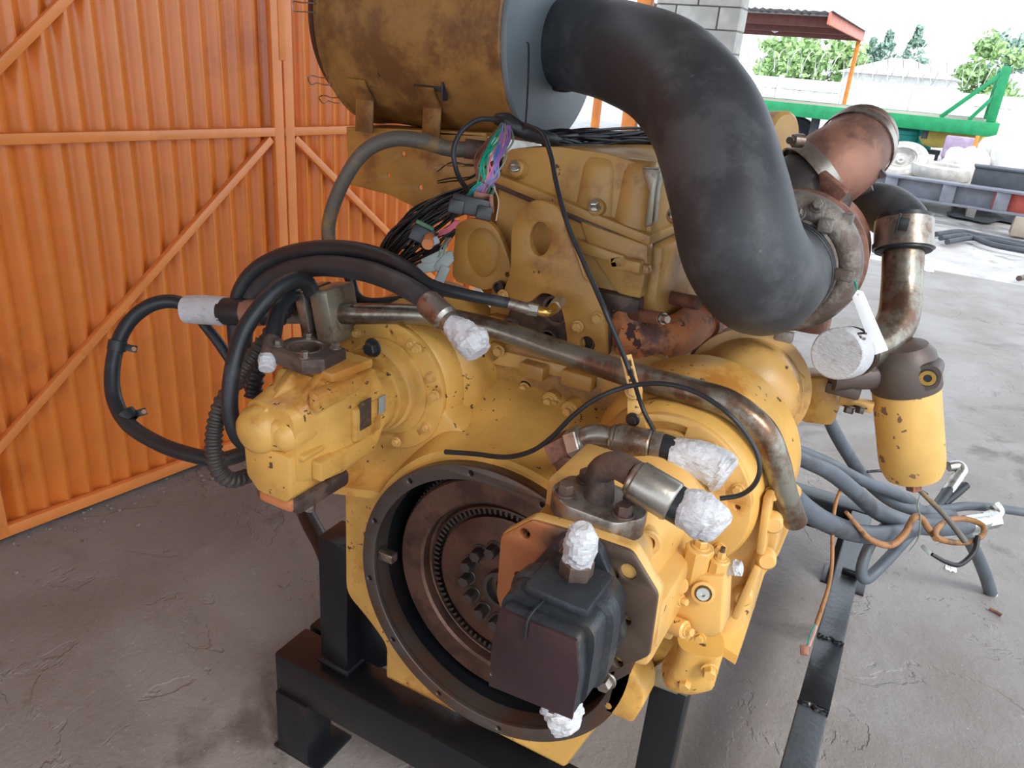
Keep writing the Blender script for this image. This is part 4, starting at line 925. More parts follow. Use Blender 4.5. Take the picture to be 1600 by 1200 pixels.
# ------------------------------------------------------------------ turbocharger
TC = V((-.186, 1.30, 1.42)); tu = None
vs, fs = [], []; NA, NB = 72, 18
for i in range(NA+1):
    a = -2.2+2*PI*i/NA; t = i/NA; rr = .020+.014*t; R_ = .088+.006*t
    for k in range(NB):
        b = 2*PI*k/NB; r_ = R_+rr*math.cos(b); vs.append(TC+V((r_*math.cos(a), .010+rr*1.15*math.sin(b), r_*math.sin(a))))
for i in range(NA):
    for k in range(NB): p, q = i*NB+k, i*NB+(k+1) % NB; fs.append((p, q, q+NB, p+NB))
tu = part('turbocharger', [(vs, fs), lathe(TC, EY, [(.082, -.02), (.078, -.024), (.070, -.02), (.070, .04), (.10, .05), (.11, .055), (.11, .07), (.06, .075), (.05, .10), (0, .10)], 56)], 'turbo_grey', en, ang=45)
part('vband_clamp', [lathe(TC+EY*.055, EY, [(.110, 0), (.117, .002), (.117, .016), (.110, .018)], 56)], 'turbo_rust', tu)
part('turbine_housing', [lathe(TC+EY*.10, EY, [(.05, 0), (.085, .02), (.105, .05), (.110, .08), (.10, .11), (.07, .13), (0, .13)], 48), loft([sect(TC+V((.07, .17, -.02)), EY, EZ, .045, .055, 3, 24), sect(TC+V((.02, .17, -.14)), EY, EX, .045, .055, 3, 24)])], 'turbo_rust', tu, label='rusty turbine housing')
for p, Y_, ax in [((1278, 322), 1.275, V((0, -1, .5))), ((1248, 335), 1.275, V((-.3, -1, .6)))]:
    bolt(tu, PY(*p, Y_), ax, .0085, .010, 'turbo_grey')
part('square_clip', [box(PY(1290, 352, 1.268), (.022, .02, .020), .003)], 'turbo_grey', tu); part('square_clip', [box(PY(1319, 340, 1.31), (.028, .03, .016), .003)], 'turbo_grey', tu)
for p in [(1318, 430), (1225, 525)]:
    c = PY(*p, 1.262); part('mount_lug', [box(c, (.03, .014, .018), .003)], 'turbo_grey', tu)
# black outlet housing and the copper coloured exhaust elbow with its bands
bh = [PY(1236, 345, 1.40), PY(1262, 318, 1.42), PY(1286, 290, 1.44)]
tb_ = part('turbine_outlet', [tube([PY(1238, 325, 1.44), PY(1262, 300, 1.45), PY(1283, 272, 1.46)], [.086, .078, .066], 32, 5)], 'turbo_dark', en)
PE = [PY(1272, 280, 1.455), PY(1298, 262, 1.47), PY(1320, 247, 1.50), PY(1337, 229, 1.54), PY(1345, 218, 1.57)]
ee = part('exhaust_elbow', [tube(PE, [.066, .069, .067, .063, .060], 36, 6), tube([PY(1272, 292, 1.44), PY(1310, 322, 1.42)], [.020, .018], 14, 3)], 'turbo_rust', en, ang=40, label='copper brown exhaust elbow')
MATS['x'] = None
def band(c, n, r, w, m='steel', name='band_clamp', bolt_at=None):
    return part(name, [lathe(c, n, [(r, -w/2), (r+.003, -w/2), (r+.003, w/2), (r, w/2)], 48, closed=True)], m, ee, ang=30)
band(PE[0], (PE[1]-PE[0]), .0705, .026); b2 = band(PE[3], (PE[4]-PE[2]), .0645, .018)
part('pipe_lip', [lathe(PE[4], (PE[4]-PE[3]), [(.054, -.004), (.061, -.004), (.063, .002), (.060, .007), (.052, .007)], 40)], 'steel', ee)
part('heat_strip', [prism([PY(1278, 272, 1.375), PY(1285, 268, 1.375), PY(1320, 297, 1.36), PY(1322, 303, 1.355), PY(1309, 318, 1.36), PY(1282, 300, 1.37)], V((.004, .008, .003)), .002)], 'turbo_rust', ee)
for p, Y_ in [((1244, 219), 1.37), ((1279, 319), 1.36)]:
    c = PY(*p, Y_); part('band_bolt', [cyl(c+V((.012, 0, 0)), c-V((.004, .012, 0)), .011, seg=18, ch=.002), cyl(c-V((.004, .012, 0)), c-V((.006, .024, 0)), .006, seg=10)], 'steel', ee)
part('band_bolt', [cyl(PY(1350, 285, 1.50), PY(1378, 268, 1.50), .008, seg=12), cyl(PY(1372, 272, 1.49), PY(1380, 266, 1.49), .012, seg=6), tube([PY(1330, 290, 1.49), PY(1345, 296, 1.49), PY(1362, 290, 1.49)], .010, 10)], 'turbo_dark', ee)
part('lifting_eye', [lathe(PY(1203, 208, 1.70), V((.8, -.5, .1)), [(0, 0), (.043, 0), (.043, .035), (.036, .042), (0, .042)], 32)], 'yellow_grimy', en)
# charge air hose and pipe
CA = [PY(1325, 310, 1.62), PY(1350, 318, 1.60), PY(1385, 328, 1.56), PY(1408, 348, 1.52), PY(1414, 372, 1.50)]
cah = part('charge_air_hose', [tube(CA, [.040, .042, .044, .044, .044], 28, 6)], 'rubber_hose', en)
cn = (CA[4]-CA[3]).normalized()
CB = [PY(1412, 365, 1.505), PY(1411, 400, 1.49), PY(1409, 450, 1.47), PY(1402, 500, 1.43), PY(1375, 538, 1.38), PY(1340, 549, 1.34), PY(1318, 552, 1.31)]
cap_ = part('charge_air_pipe', [tube(CB, .0335, 28, 6)], 'steel_pipe', en)
cdir = (CB[1]-CB[0]).normalized()
part('hose_clamp', [lathe(CB[0]-cdir*.022, cdir, [(.046, 0), (.0475, 0), (.0475, .044), (.046, .044)], 40, closed=True), lathe(CB[0]+cdir*.018, cdir, [(.044, 0), (.050, .001), (.050, .010), (.044, .011)], 40)], 'steel', cah)
part('clamp_buckle', [box(PY(1411, 350, 1.445), (.018, .006, .022), .002), box(PY(1403, 349, 1.445), (.003, .012, .032), .001)], 'black_plastic', cah)
part('hose_sleeve', [lathe(CB[0]-cdir*.03, cdir, [(.0455, 0), (.046, .03), (.0455, .062), (.034, .064)], 40)], 'rubber', cah)
cc0, cc1 = PY(1336, 549, 1.335), PD(1284, 556, 1.17)
dd = (cc1-cc0).normalized()
cc1 = cc0+dd*.07
cpl = part('rubber_coupling', [cyl(cc0, cc1, .0405, .0405, 36, .002)], 'rubber', cap_)
part('hose_clamp', [lathe(cc0+dd*.012, dd, [(.041, 0), (.0425, 0), (.0425, .012), (.041, .012)], 40, closed=True)], 'steel', cpl)
part('masking_tape', [taped([cc0+dd*.034, cc0+dd*.05, cc1, cc1+dd*.012], [.0415, .042, .0415, .041], 36, .012, True)], 'tape_white', cpl, 14, label='white tape cap')
tp_ = part('tensioner_spring', [tube([PY(1347, 520, 1.27)+V((.006*math.cos(k*1.26), .006*math.sin(k*1.26), -.0017*k)) for k in range(24)], .002, 6, 3)], 'bolt_steel', cap_)

# ------------------------------------------------------------------ oil filter
FD = 1.30
ft, fb_ = PD(1415, 600, FD), PD(1427, 746, FD+.055)
fa_ = (fb_-ft).normalized(); L = (fb_-ft).length
rF = .0535
of = part('oil_filter', [lathe(ft, fa_, [(0, 0), (rF*.97, 0), (rF, .01), (rF, L-.04), (rF*.97, L-.022), (rF*.85, L-.006), (rF*.6, L), (0, L)], 48)], 'filter_yellow', en, label='yellow canister of the filter with chipped paint')
part('drain_nut', [cyl(fb_-fa_*.002, fb_+fa_*.008, .018, .017, 24), cyl(fb_+fa_*.006, fb_+fa_*.024, .015, .014, 6, .002)], 'manifold_orange', of)
hd0 = PD(1405, 532, FD+.04)
fh_ = part('filter_head', [lathe(ft+fa_*.006, -fa_, [(.0, 0), (rF*1.03, 0), (rF*1.05, .004), (rF*1.04, .030), (rF*.98, .045), (rF*.92, .062), (rF*.72, .076), (0, .080)], 44),
    loft([sect(ft-fa_*.03+V((.035, -.005, .008)), EX, EZ, .022, .024, 3, 24), sect(ft-fa_*.03+V((.036, -.045, .006)), EX, EZ, .019, .021, 2.4, 24)]),
    cyl(ft-fa_*.02, PD(1300, 590, FD), .026, .022, 20), box(PD(1318, 608, FD+.01), (.055, .03, .02), .004), box(PD(1345, 575, FD), (.05, .04, .035), .006)], 'oil_cast', en, ang=40)
pc_ = ft-fa_*.03+V((.036, -.044, .006))
part('port_plug', [lathe(pc_, -EY, [(.0145, -.004), (.0145, .002), (.0105, .002), (.0105, .0035), (0, .0035)], 28)], 'black_plastic', part('port_ring', [lathe(pc_, -EY, [(.0125, -.004), (.0125, .0045), (.0065, .0045), (.006, .002)], 28)], 'brass', fh_))
part('clamp_bracket', [box(PD(1338, 630, FD+.01), (.055, .02, .018), .003)], 'yellow_grimy', fh_)
for px in (1328, 1345): bolt(fh_, PD(px, 635, FD-.004), V((0, -.4, -1)), .008, .010, 'bolt_steel')

# ------------------------------------------------------------------ air cleaner
AC = V((0, 1.452, 1.745)); RA = .204
x0, x1 = -1.175, -.722
ac = part('air_cleaner', [lathe(V((x0, AC.y, AC.z)), EX, [(0, .0), (.12, .0), (.175, .01), (.192, .03), (.196, .034), (RA, .036), (RA+.003, .05), (RA, .07), (RA+.0015, .08), (RA, .09), (RA, x1-x0-.004), (RA-.004, x1-x0), (0, x1-x0)], 96)], 'canister_tan', en, ang=30, label='tan painted cylindrical filter housing')
part('end_lid', [lathe(V((x0-.004, AC.y, AC.z)), EX, [(0, -.012), (.14, -.006), (.180, .004), (.1935, .028), (.1935, .040), (.188, .040)], 96)], 'rubber', ac)
part('rim_band', [lathe(V((x0+.04, AC.y, AC.z)), EX, [(RA-.001, 0), (RA+.006, .001), (RA+.006, .010), (RA-.001, .012)], 96)], 'canister_tan', ac)
part('grey_sheet_cover', [plate(circ2(AC.y, AC.z, RA-.002, 96), [], V((x1+.012, 0, 0)), EY, EZ, .012, .002)], 'grey_sheet', ac, label='matt grey sheet covering the open end')
for py, ang_ in ((38, 0), (165, 0), (185, 0)):
    a = math.radians(215 if py > 50 else 178) if py != 185 else math.radians(228)
    rr = RA+.006; c = V((x0+.03, AC.y+rr*math.cos(a), AC.z+rr*math.sin(a))); o_ = V((0, math.cos(a), math.sin(a)))
    cl = [c+EX*.016, c+EX*.016+o_*.004, c-EX*.0+o_*.006, c-EX*.020+o_*.003, c-EX*.030+o_*.010]
    tt = o_.cross(EX)*.008
    part('wire_clip', [tube([p+tt for p in cl]+[p-tt for p in cl[::-1]], .0013, 6, 5)], 'steel', ac)
# saddle straps and bracket
for px, w_ in ((567, .045), (672, .042)):
    xx = PY(px, 190, 1.30).x
    pts = []
    for k in range(10):
        a = math.radians(213+13*k/9); pts.append(V((0, AC.y+(RA+.003)*math.cos(a), AC.z+(RA+.003)*math.sin(a))))
    P_ = [V((xx, p.y, p.z)) for p in pts]
    P_ = P_
    prof = P_+[V((xx, P_[-1].y-.002, 1.533))]
    out = []
    for p in prof: out.append(p)
    q_ = [V((p.x, p.y-.004, p.z-.003)) for p in prof[::-1]]
    part('saddle_strap', [prism([p-EX*w_/2 for p in out+q_], EX*w_, .001)], 'canister_tan', ac)
for (px, py, rz_) in [(700, 132, .4)]:
    pass
aw = math.radians(214)
cw = V((PY(690, 132, 1.27).x, AC.y+(RA+.001)*math.cos(aw), AC.z+(RA+.001)*math.sin(aw)))
part('hole_gouge_mark', [rodbox(cw-EX*.07, cw, .004, .010, V((0, -.5, 1))), rodbox(cw+V((0, 0, -.02)), cw+V((0, -.002, .014)), .020, .004, EX)], 'pump_black', ac)  # dark strips added on the shell in place of a hole and gouge
# bracket sheet under the air cleaner
YP = 1.33
def hp(px, py, r): c = PY(px, py, YP); return circ2(c.x, c.z, r, 14)
bs2 = yplate([(541, 204), (700, 207), (760, 212), (765, 270), (742, 330), (700, 345), (660, 330), (610, 305), (560, 292), (545, 288)], YP, .005, [hp(630, 240, .005), hp(607, 274, .005), hp(657, 293, .0055)], .004, .001)
part('cleaner_bracket', [bs2, prism([PY(541, 204, YP), PY(541, 198, YP), PY(760, 208, YP), PY(760, 214, YP)], V((0, .14, 0)), .001)], 'yellow_brown', en, label='brown bracket plate with round holes')

# ------------------------------------------------------------------ intake hose
HP = [V((-.700, 1.47, 1.728)), V((-.60, 1.40, 1.726)), PD(1000, 100, 1.36)]
HP = [V((-.708, 1.475, 1.728)), V((-.63, 1.43, 1.726)), V((-.53, 1.355, 1.715)), V((-.42, 1.265, 1.690)), V((-.325, 1.175, 1.635)), V((-.262, 1.115, 1.555)), V((-.222, 1.095, 1.480)), V((-.195, 1.135, 1.432)), V((-.188, 1.20, 1.420)), V((-.186, 1.262, 1.42))]
ih = part('intake_hose', [tube(HP, [.083, .084, .083, .083, .082, .082, .084, .084, .080, .078], 48, 8)], 'rubber_hose', en, ang=60)
part('cuff', [lathe(HP[-1]-EY*.02, EY, [(.0785, 0), (.080, .001), (.080, .010), (.0785, .012)], 56), lathe(HP[-1]-EY*.004, EY, [(.0785, 0), (.0805, .001), (.0805, .008), (.079, .01)], 56)], 'rubber', ih)
hn = (HP[1]-HP[0]).normalized()
part('cuff', [lathe(HP[0]+hn*.0, hn, [(.084, 0), (.088, .002), (.088, .014), (.084, .016)], 56)], 'rubber', ih)

# ================================================================== PIPES, HOSES AND CABLES
def H(l):
    """(px, py, distance, half width in px) -> path and radii"""
    return [PD(p[0], p[1], p[2]) for p in l], [p[3]*p[2]/1200 for p in l]
def T(l, seg=18, n=8, **k): P, R = H(l); return tube(P, R, seg, n, **k)
def hose(name, l, m, label, cat='hose', group=None, seg=18):
    c = PD(*l[len(l)//2][:3]); o = part(name, [T(l, seg)], m, None, 60, label=label, cat=cat, group=group, loc=tuple(c)); return o

# long steel coolant tube across the engine
lt = [(446, 489, 1.47, 17), (480, 489, 1.45, 17), (545, 490, 1.41, 16.5), (645, 491, 1.37, 16), (700, 497, 1.35, 16), (780, 516, 1.32, 17), (880, 550, 1.27, 18), (980, 584, 1.21, 20), (1080, 612, 1.14, 22), (1140, 632, 1.12, 23), (1190, 672, 1.11, 23), (1212, 720, 1.12, 22), (1226, 770, 1.14, 20), (1243, 815, 1.17, 18.5)]
ltp, ltr = H(lt)
tube_ = part('coolant_pipe', [tube(ltp, ltr, 28, 8)], 'steel_pipe', en, 60, label='long bare steel tube with blotches of rust')
fx = (PD(545, 490, 1.41)-PD(480, 489, 1.45)).normalized()
u_, v_, _ = ax_frame(fx)
def fblock(px, py, D, wpx, hpx, m):
    c = PD(px, py, D); k = D/1200; t = fx; up = (EZ-t*t.z).normalized(); s = t.cross(up)
    P = rnd([(-hpx*k*.85, -hpx*k), (hpx*k*.85, -hpx*k), (hpx*k*.85, hpx*k), (-hpx*k*.85, hpx*k)], .008, 4)
    return part('pipe_flange', [prism([c-t*wpx*k/2+s*p.x+up*p.y for p in P], t*wpx*k, .002)], m, tube_, 35)
fb1 = fblock(497, 489, 1.44, 17, 43, 'steel'); fb2 = fblock(525, 488, 1.425, 32, 42, 'zinc_dull')
for py in (461, 516): bolt(fb1, PD(489, py, 1.44), -fx, .0095, .012, 'bolt_steel')
part('rusty_collar', [T([(383, 488, 1.49, 21), (412, 488, 1.48, 21)], 24)], 'turbo_rust', tube_)
rs1 = part('rubber_sleeve', [T([(350, 486, 1.51, 21.5), (386, 488, 1.49, 21.5), (450, 489, 1.47, 17)], 26, 5)], 'rubber', tube_)
part('masking_tape', [taped([PD(293, 484, 1.54), PD(315, 484, 1.53), PD(335, 485, 1.52), PD(354, 486, 1.51)][::-1], [.0285, .029, .029, .028], 26, .022)], 'tape_white', rs1, 14, label='white tape cap over the open end')
# perforated hanging strap on the tube
sp_ = PD(986, 584, 1.18)
def sgrid(px0, py0, px1, py1, w0, D0):
    o, e = PD(px0, py0, D0), PD(px1, py1, D0); v = (e-o); L = v.length; v.normalize(); n = (CAM-o).normalized(); n = (n-v*n.dot(v)).normalized(); u = n.cross(v)*-1
    hs = []
    for k in range(3): y = L*(.14+.25*k); hs.append(rnd([(-w0*.6, y), (w0*.6, y), (w0*.6, y+L*.17), (-w0*.6, y+L*.17)], .001, 2))
    return plate(rnd([(-w0, 0), (w0, 0), (w0, L), (-w0, L)], .002), hs, o, v.cross(n), v, .003, .0006)
strap = part('hanging_strap', [sgrid(978, 555, 992, 612, .0085, 1.155)], 'yellow_clean', tube_)
bolt(strap, PD(990, 610, 1.15), (CAM-sp_), .010, .010, 'yellow_clean')
part('strap_tab', [prism([PD(980, 600, 1.16), PD(1002, 600, 1.16), PD(1004, 660, 1.15), PD(980, 660, 1.15)], V((0, .004, 0)), .001)], 'yellow', strap)
bolt(strap, PD(989, 655, 1.145), -EY, .008, .006, 'bolt_steel')

# hydraulic hoses on the left
hA = hose('hydraulic_hose', [(372, 560, 1.52, 13), (368, 500, 1.52, 13), (376, 455, 1.50, 13), (400, 422, 1.48, 13), (440, 400, 1.45, 13), (490, 389, 1.40, 13), (545, 389, 1.36, 13), (595, 400, 1.32, 12.5), (640, 423, 1.28, 12), (672, 446, 1.26, 11), (725, 460, 1.25, 9.5), (796, 474, 1.25, 9)], 'rubber', 'upper arching black hose that ends in a brass elbow on the engine')
a_, b_ = PD(794, 474, 1.25), PD(828, 483, 1.25)
ex0 = PD(868, 478, 1.28)
cs = part('crimp_collar', [cyl(a_, b_, .0095, .0095, 20, .001)], 'steel', hA); part('hex_nut', [cyl(PD(824, 482, 1.25), PD(841, 485, 1.25), .0105, .0105, 6, .001)], 'zinc', hA)
part('brass_elbow', [T([(840, 485, 1.25, 7.5), (852, 488, 1.25, 8), (861, 486, 1.26, 8), (868, 477, 1.275, 8)], 14, 4)], 'brass', hA)
part('hex_nut', [cyl(PD(866, 480, 1.27), PD(876, 470, 1.30), .0115, .0115, 6, .001)], 'zinc', hA)
hB = hose('hydraulic_hose', [(392, 590, 1.55, 16), (378, 540, 1.54, 16), (385, 490, 1.52, 17), (410, 448, 1.49, 17), (450, 424, 1.45, 17), (500, 415, 1.39, 17), (560, 421, 1.33, 17), (610, 437, 1.27, 17), (650, 458, 1.22, 17), (680, 482, 1.19, 17)], 'rubber_hose', 'thick lower arching hose with a steel collar and taped end')
a_, b_ = PD(666, 471, 1.20), PD(712, 512, 1.17); hd_ = (b_-a_).normalized()
part('crimp_collar', [lathe(a_, hd_, [(0, 0), (.0195, 0), (.0215, .004), (.0218, .046), (.019, .050), (.017, .052), (.017, .060), (0, .060)], 32)], 'steel', hB, 30)
part('masking_tape', [taped([PD(703, 504, 1.175), PD(722, 520, 1.165), PD(738, 536, 1.155), PD(748, 550, 1.15)], [.015, .0215, .026, .020], 22, .10)], 'tape_white', hB, 14, label='white masking tape end wrap')
hD = hose('hydraulic_hose', [(300, 481, 1.56, 10), (270, 471, 1.56, 11), (235, 477, 1.55, 11), (202, 503, 1.55, 11), (182, 543, 1.54, 11.5), (175, 590, 1.53, 11.5), (181, 630, 1.52, 12), (203, 665, 1.50, 12), (250, 694, 1.47, 12), (300, 711, 1.44, 12), (345, 718, 1.42, 12), (388, 706, 1.40, 12)], 'rubber', 'black hose looping far out to the left with two cable clips')
for (px, py, D, tx, ty) in ((183, 540, 1.54, 214, 546), (201, 650, 1.51, 229, 642)):
    c = PD(px, py, D); i = 0; t_ = (PD(176, 580, D)-PD(186, 525, D)).normalized() if py < 600 else (PD(225, 680, D)-PD(183, 635, D)).normalized()
    pcn = part('pipe_clip', [lathe(c-t_*.011, t_, [(.0145, 0), (.0175, .001), (.0175, .021), (.0145, .022)], 28, closed=True)], 'rubber', hD)
    o, e = c+(PD(tx, ty, D)-c).normalized()*.015, PD(tx, ty, D); part('clip_ear', [rodbox(o, e, .014, .003, (CAM-c).normalized(), .001)], 'rubber', pcn)
    part('rivet', [cyl(e-(e-o)*.25, e-(e-o)*.25+(CAM-c).normalized()*.006, .0045, seg=14)], 'turbo_rust', pcn)
hose('hydraulic_hose', [(316, 503, 1.56, 8), (340, 533, 1.56, 8.5), (362, 565, 1.56, 8.5), (400, 618, 1.55, 9)], 'rubber', 'short straight black hose slanting down behind the taped steel pipe end')
hose('hydraulic_hose', [(486, 470, 1.42, 12), (484, 448, 1.38, 13), (464, 437, 1.35, 13.5), (433, 452, 1.32, 13.5), (402, 485, 1.30, 13.5), (380, 520, 1.29, 13.5), (367, 560, 1.28, 13), (360, 603, 1.28, 13), (360, 645, 1.29, 13), (371, 680, 1.31, 13), (392, 702, 1.35, 13)], 'rubber', 'front black hose arching from the pipe flange down beside the left pump')
hG = hose('hydraulic_hose', [(474, 455, 1.43, 12), (452, 462, 1.38, 13), (436, 482, 1.34, 13), (429, 510, 1.31, 13), (424, 540, 1.29, 13), (420, 556, 1.28, 12)], 'rubber', 'short hose hanging down to a white taped tip over the left pump')
part('end_fitting', [T([(426, 530, 1.295, 13.5), (420, 558, 1.275, 13.5)], 18)], 'cast_brown', hG)
part('masking_tape', [taped([PD(421, 553, 1.28), PD(418, 565, 1.27), PD(416, 576, 1.262)], [.0135, .0155, .013], 20, .07)], 'tape_white', hG, 14, label='white masking tape ball')
def wrapped(l, m, label, pitch=.0085):
    P, R = H(l); C = catmull(P, 14); n = len(C); out, rr = [], []
    s = 0
    for i in range(n):
        t = i/(n-1)*(len(R)-1); k = min(int(t), len(R)-2); r = R[k]+(R[k+1]-R[k])*(t-k)
        out.append(C[i]); rr.append(r*(1+.09*(1 if i % 4 < 2 else -1)))
    return part('wrapped_hose', [tube(out, rr, 18, 1, smooth=False)], m, None, 25, label=label, cat='hose', loc=tuple(C[n//2]))
wrapped([(412, 535, 1.36, 13), (390, 565, 1.35, 13), (368, 598, 1.34, 13), (346, 632, 1.33, 13), (336, 668, 1.33, 13), (334, 702, 1.33, 13), (342, 735, 1.34, 13), (362, 750, 1.36, 12), (392, 742, 1.40, 11)], 'turbo_dark', 'hose in ribbed spiral wrap curling under the left pump')
wrapped([(470, 452, 1.44, 12), (440, 492, 1.42, 12), (418, 530, 1.41, 12), (402, 575, 1.41, 13), (395, 620, 1.42, 13)], 'rubber', 'spiral wrapped hose tucked between the arching hoses and the pump')
hose('hydraulic_hose', [(546, 432, 1.50, 9), (556, 462, 1.50, 9), (580, 473, 1.49, 8), (640, 468, 1.47, 8), (690, 460, 1.45, 8)], 'rubber', 'thin black hose bending just above the steel pipe')
gpipe = part('breather_pipe', [T([(518, 400, 1.52, 11), (513, 358, 1.52, 11), (522, 318, 1.50, 11), (543, 272, 1.47, 11), (572, 235, 1.45, 11.5), (615, 217, 1.44, 12), (662, 221, 1.44, 12.5), (700, 232, 1.44, 12), (745, 234, 1.45, 12)], 18)], 'grimy_pipe', en, 60, label='grimy grey bent breather tube')
part('pipe_cuff', [T([(726, 232, 1.445, 15), (760, 236, 1.45, 15)], 18)], 'cast_brown', gpipe)

# wiring harness
wh_ = root('wiring_harness', 'black engine wiring harness with cut coloured wires and loose connectors', 'wiring', PD(790, 230, 1.4))
rs = random.Random(5)
part('taped_trunk', [T([(776, 186, 1.33, 9), (792, 190, 1.32, 13), (815, 204, 1.32, 12), (845, 214, 1.34, 11), (880, 222, 1.38, 10)], 16, wob=.06)], 'rubber', wh_)
for k in range(34):
    o = rs.uniform(-22, 22); y0 = 208+rs.uniform(-5, 8)
    l = [(835+rs.uniform(-10, 10), y0, 1.36, 2.2)]
    for j, px in enumerate((880, 930, 985, 1040, 1085)):
        l.append((px, 224+o*(.8+.15*j)*1.1+rs.uniform(-7, 7)+j*2, 1.38+.05*j+rs.uniform(-.02, .02), 2.2+rs.random()))
    part('black_wire', [T(l, 6, 6)], 'wire_black', wh_, 60)
for k in range(34):
    o = rs.uniform(-28, 20)
    l = [(790+rs.uniform(-12, 8), 262+rs.uniform(-25, 10), 1.42, 1.6), (752+o*.3+rs.uniform(-5, 5), 296+o*.3+rs.uniform(-5, 5), 1.43+rs.uniform(-.02, .02), 1.9), (706+o*.5+rs.uniform(-6, 6), 322+o*.5+rs.uniform(-6, 6), 1.45+rs.uniform(-.02, .02), 2.0), (660+o*.6+rs.uniform(-6, 6), 352+o*.8+rs.uniform(-6, 6), 1.46+rs.uniform(-.02, .02), 2.1), (625+o*.6+rs.uniform(-6, 6), 384+o*.8+rs.uniform(-6, 6), 1.47+rs.uniform(-.02, .02), 2.1), (600+o*.6+rs.uniform(-8, 8), 415+o*.3, 1.49, 2.4), (585+o*.9, 430+rs.uniform(-6, 10), 1.50, 2)]
    part('black_wire', [T(l, 6, 6)], 'wire_black', wh_, 60)
part('taped_branch', [T([(930, 246, 1.42, 7), (975, 252, 1.44, 8), (1015, 248, 1.46, 8), (1055, 230, 1.5, 8)], 12, wob=.06)], 'harness_brown', wh_, 60)
for k in range(5):
    yy = rs.uniform(255, 285); part('black_wire', [T([(760, 260, 1.42, 1.5), (735, yy, 1.40, 1.3), (705, yy+rs.uniform(-8, 8), 1.38, 1.2), (683, yy+rs.uniform(-6, 10), 1.36, 1)], 5, 5)], 'harness_brown' if k % 2 else 'wire_black', wh_, 60)
for k in range(9):
    part('black_wire', [T([(600+rs.uniform(-20, 20), 415+rs.uniform(-15, 15), 1.49, 2.4), (640+rs.uniform(-10, 15), 400+rs.uniform(-20, 20), 1.46, 2.4), (680+rs.uniform(-6, 8), 385+rs.uniform(-16, 16), 1.44, 2.4), (712+rs.uniform(-6, 6), 352+rs.uniform(-12, 12), 1.43, 2.2)], 6, 5)], 'wire_black', wh_, 60)
# coloured wires to the main connector
cols = ['w_green']*7+['w_purple']*6+['w_pink']*4+['w_blue']*2+['w_brown']*3+['w_greyg']*2
for k, cm in enumerate(cols):
    base = {'w_green': -14, 'w_purple': 8, 'w_pink': -2, 'w_blue': 6, 'w_brown': -26, 'w_greyg': 12}[cm]
    x0_ = 790+rs.uniform(-9, 9); x1_ = 748+rs.uniform(-18, 20)
    l = [(x0_, 196+rs.uniform(-4, 4), 1.31, 1.5), (x0_-8+base*.7+rs.uniform(-3, 3), 222, 1.29, 1.6), (772+base+rs.uniform(-7, 7), 250+rs.uniform(-6, 6), 1.27, 1.6), (766+base*.8+rs.uniform(-8, 8), 276, 1.27, 1.6), (x1_+8, 294, 1.28, 1.6), (x1_, 308, 1.29, 1.5)]
    part('coloured_wire', [T(l, 6, 6)], cm, wh_, 60, label={'w_green': 'green wire', 'w_purple': 'purple wire', 'w_pink': 'pink wire', 'w_blue': 'blue wire', 'w_brown': 'dark brown wire', 'w_greyg': 'grey green wire'}[cm])
def cbox(px, py, D, w_, h_, d_, tilt, m, name, bev=.003, parent=wh_, lab=None):
    c = PD(px, py, D); f = (CAM-c).normalized(); u = f.cross(EZ).normalized()*-1; v = u.cross(f)*-1
    if v.z < 0: v = -v
    q = Matrix.Rotation(tilt, 3, f); u2, v2 = q @ u, q @ v; M = Matrix((u2, v2, f)).transposed()
    return part(name, [box(c, (w_, h_, d_), bev, M)], m, parent, 35, label=lab), c, u2, v2, f
k0, kc, ku, kv, kf = cbox(735, 322, 1.26, .062, .030, .05, -.16, 'black_plastic', 'connector', .003, wh_, 'large black multi-way connector')
for s in (-1, 1): cbox(735+22*s, 328+5*s, 1.235, .024, .022, .014, -.16, 'black_plastic', 'connector_face', .002, k0)
for i in range(5):
    for j in range(3): part('socket', [cyl(kc+kf*.034+ku*(-.028+.0042*i)+kv*(-.004-.0042*j), kc+kf*.0335+ku*(-.028+.0042*i)+kv*(-.004-.0042*j), .0015, seg=8)], 'plastic_grey', k0) if False else None
cbox(753, 306, 1.28, .028, .010, .03, -.1, 'w_pink' if False else 'turbo_rust', 'connector_latch', .002, k0)
cbox(768, 318, 1.25, .007, .030, .03, .12, 'turbo_rust', 'connector_latch', .002, k0)
cbox(660, 366, 1.36, .040, .034, .04, -.4, 'black_plastic', 'connector'); cbox(664, 352, 1.345, .034, .008, .035, -.4, 'plastic_green', 'connector_seal')
cbox(676, 378, 1.33, .024, .014, .03, .5, 'plastic_grey', 'connector'); part('connector_plug', [cyl(PD(672, 372, 1.33), PD(668, 382, 1.31), .010, seg=18)], 'manifold_orange', wh_)
for (px, py, t, w_, h_) in [(678, 405, .5, .045, .020), (693, 412, .9, .036, .022), (668, 418, .2, .034, .018), (690, 432, 1.2, .040, .018), (700, 400, .3, .02, .016)]: cbox(px, py, 1.37, w_, h_, .022, t, 'plastic_grey', 'connector')
for k in range(8):
    part('coloured_wire', [T([(700+rs.uniform(-5, 5), 372, 1.38, 1.3), (698+rs.uniform(-8, 8), 385, 1.36, 1.3), (692+rs.uniform(-10, 10), 402, 1.36, 1.3)], 5, 5)], rs.choice(['w_greyg', 'w_cream', 'w_greyg']), wh_, 60)
for k in range(3): part('coloured_wire', [T([(712+3*k, 345, 1.30, 1.5), (700+2*k, 356+2*k, 1.31, 1.5), (686, 362+3*k, 1.33, 1.5)], 5, 5)], 'w_pink', wh_, 60, label='pink wire')
part('bare_strand', [T([(772, 292, 1.26, 1.2), (779, 315, 1.25, 1.2), (775, 345, 1.25, 1.2)], 5, 5)], 'w_cream', wh_, 60)
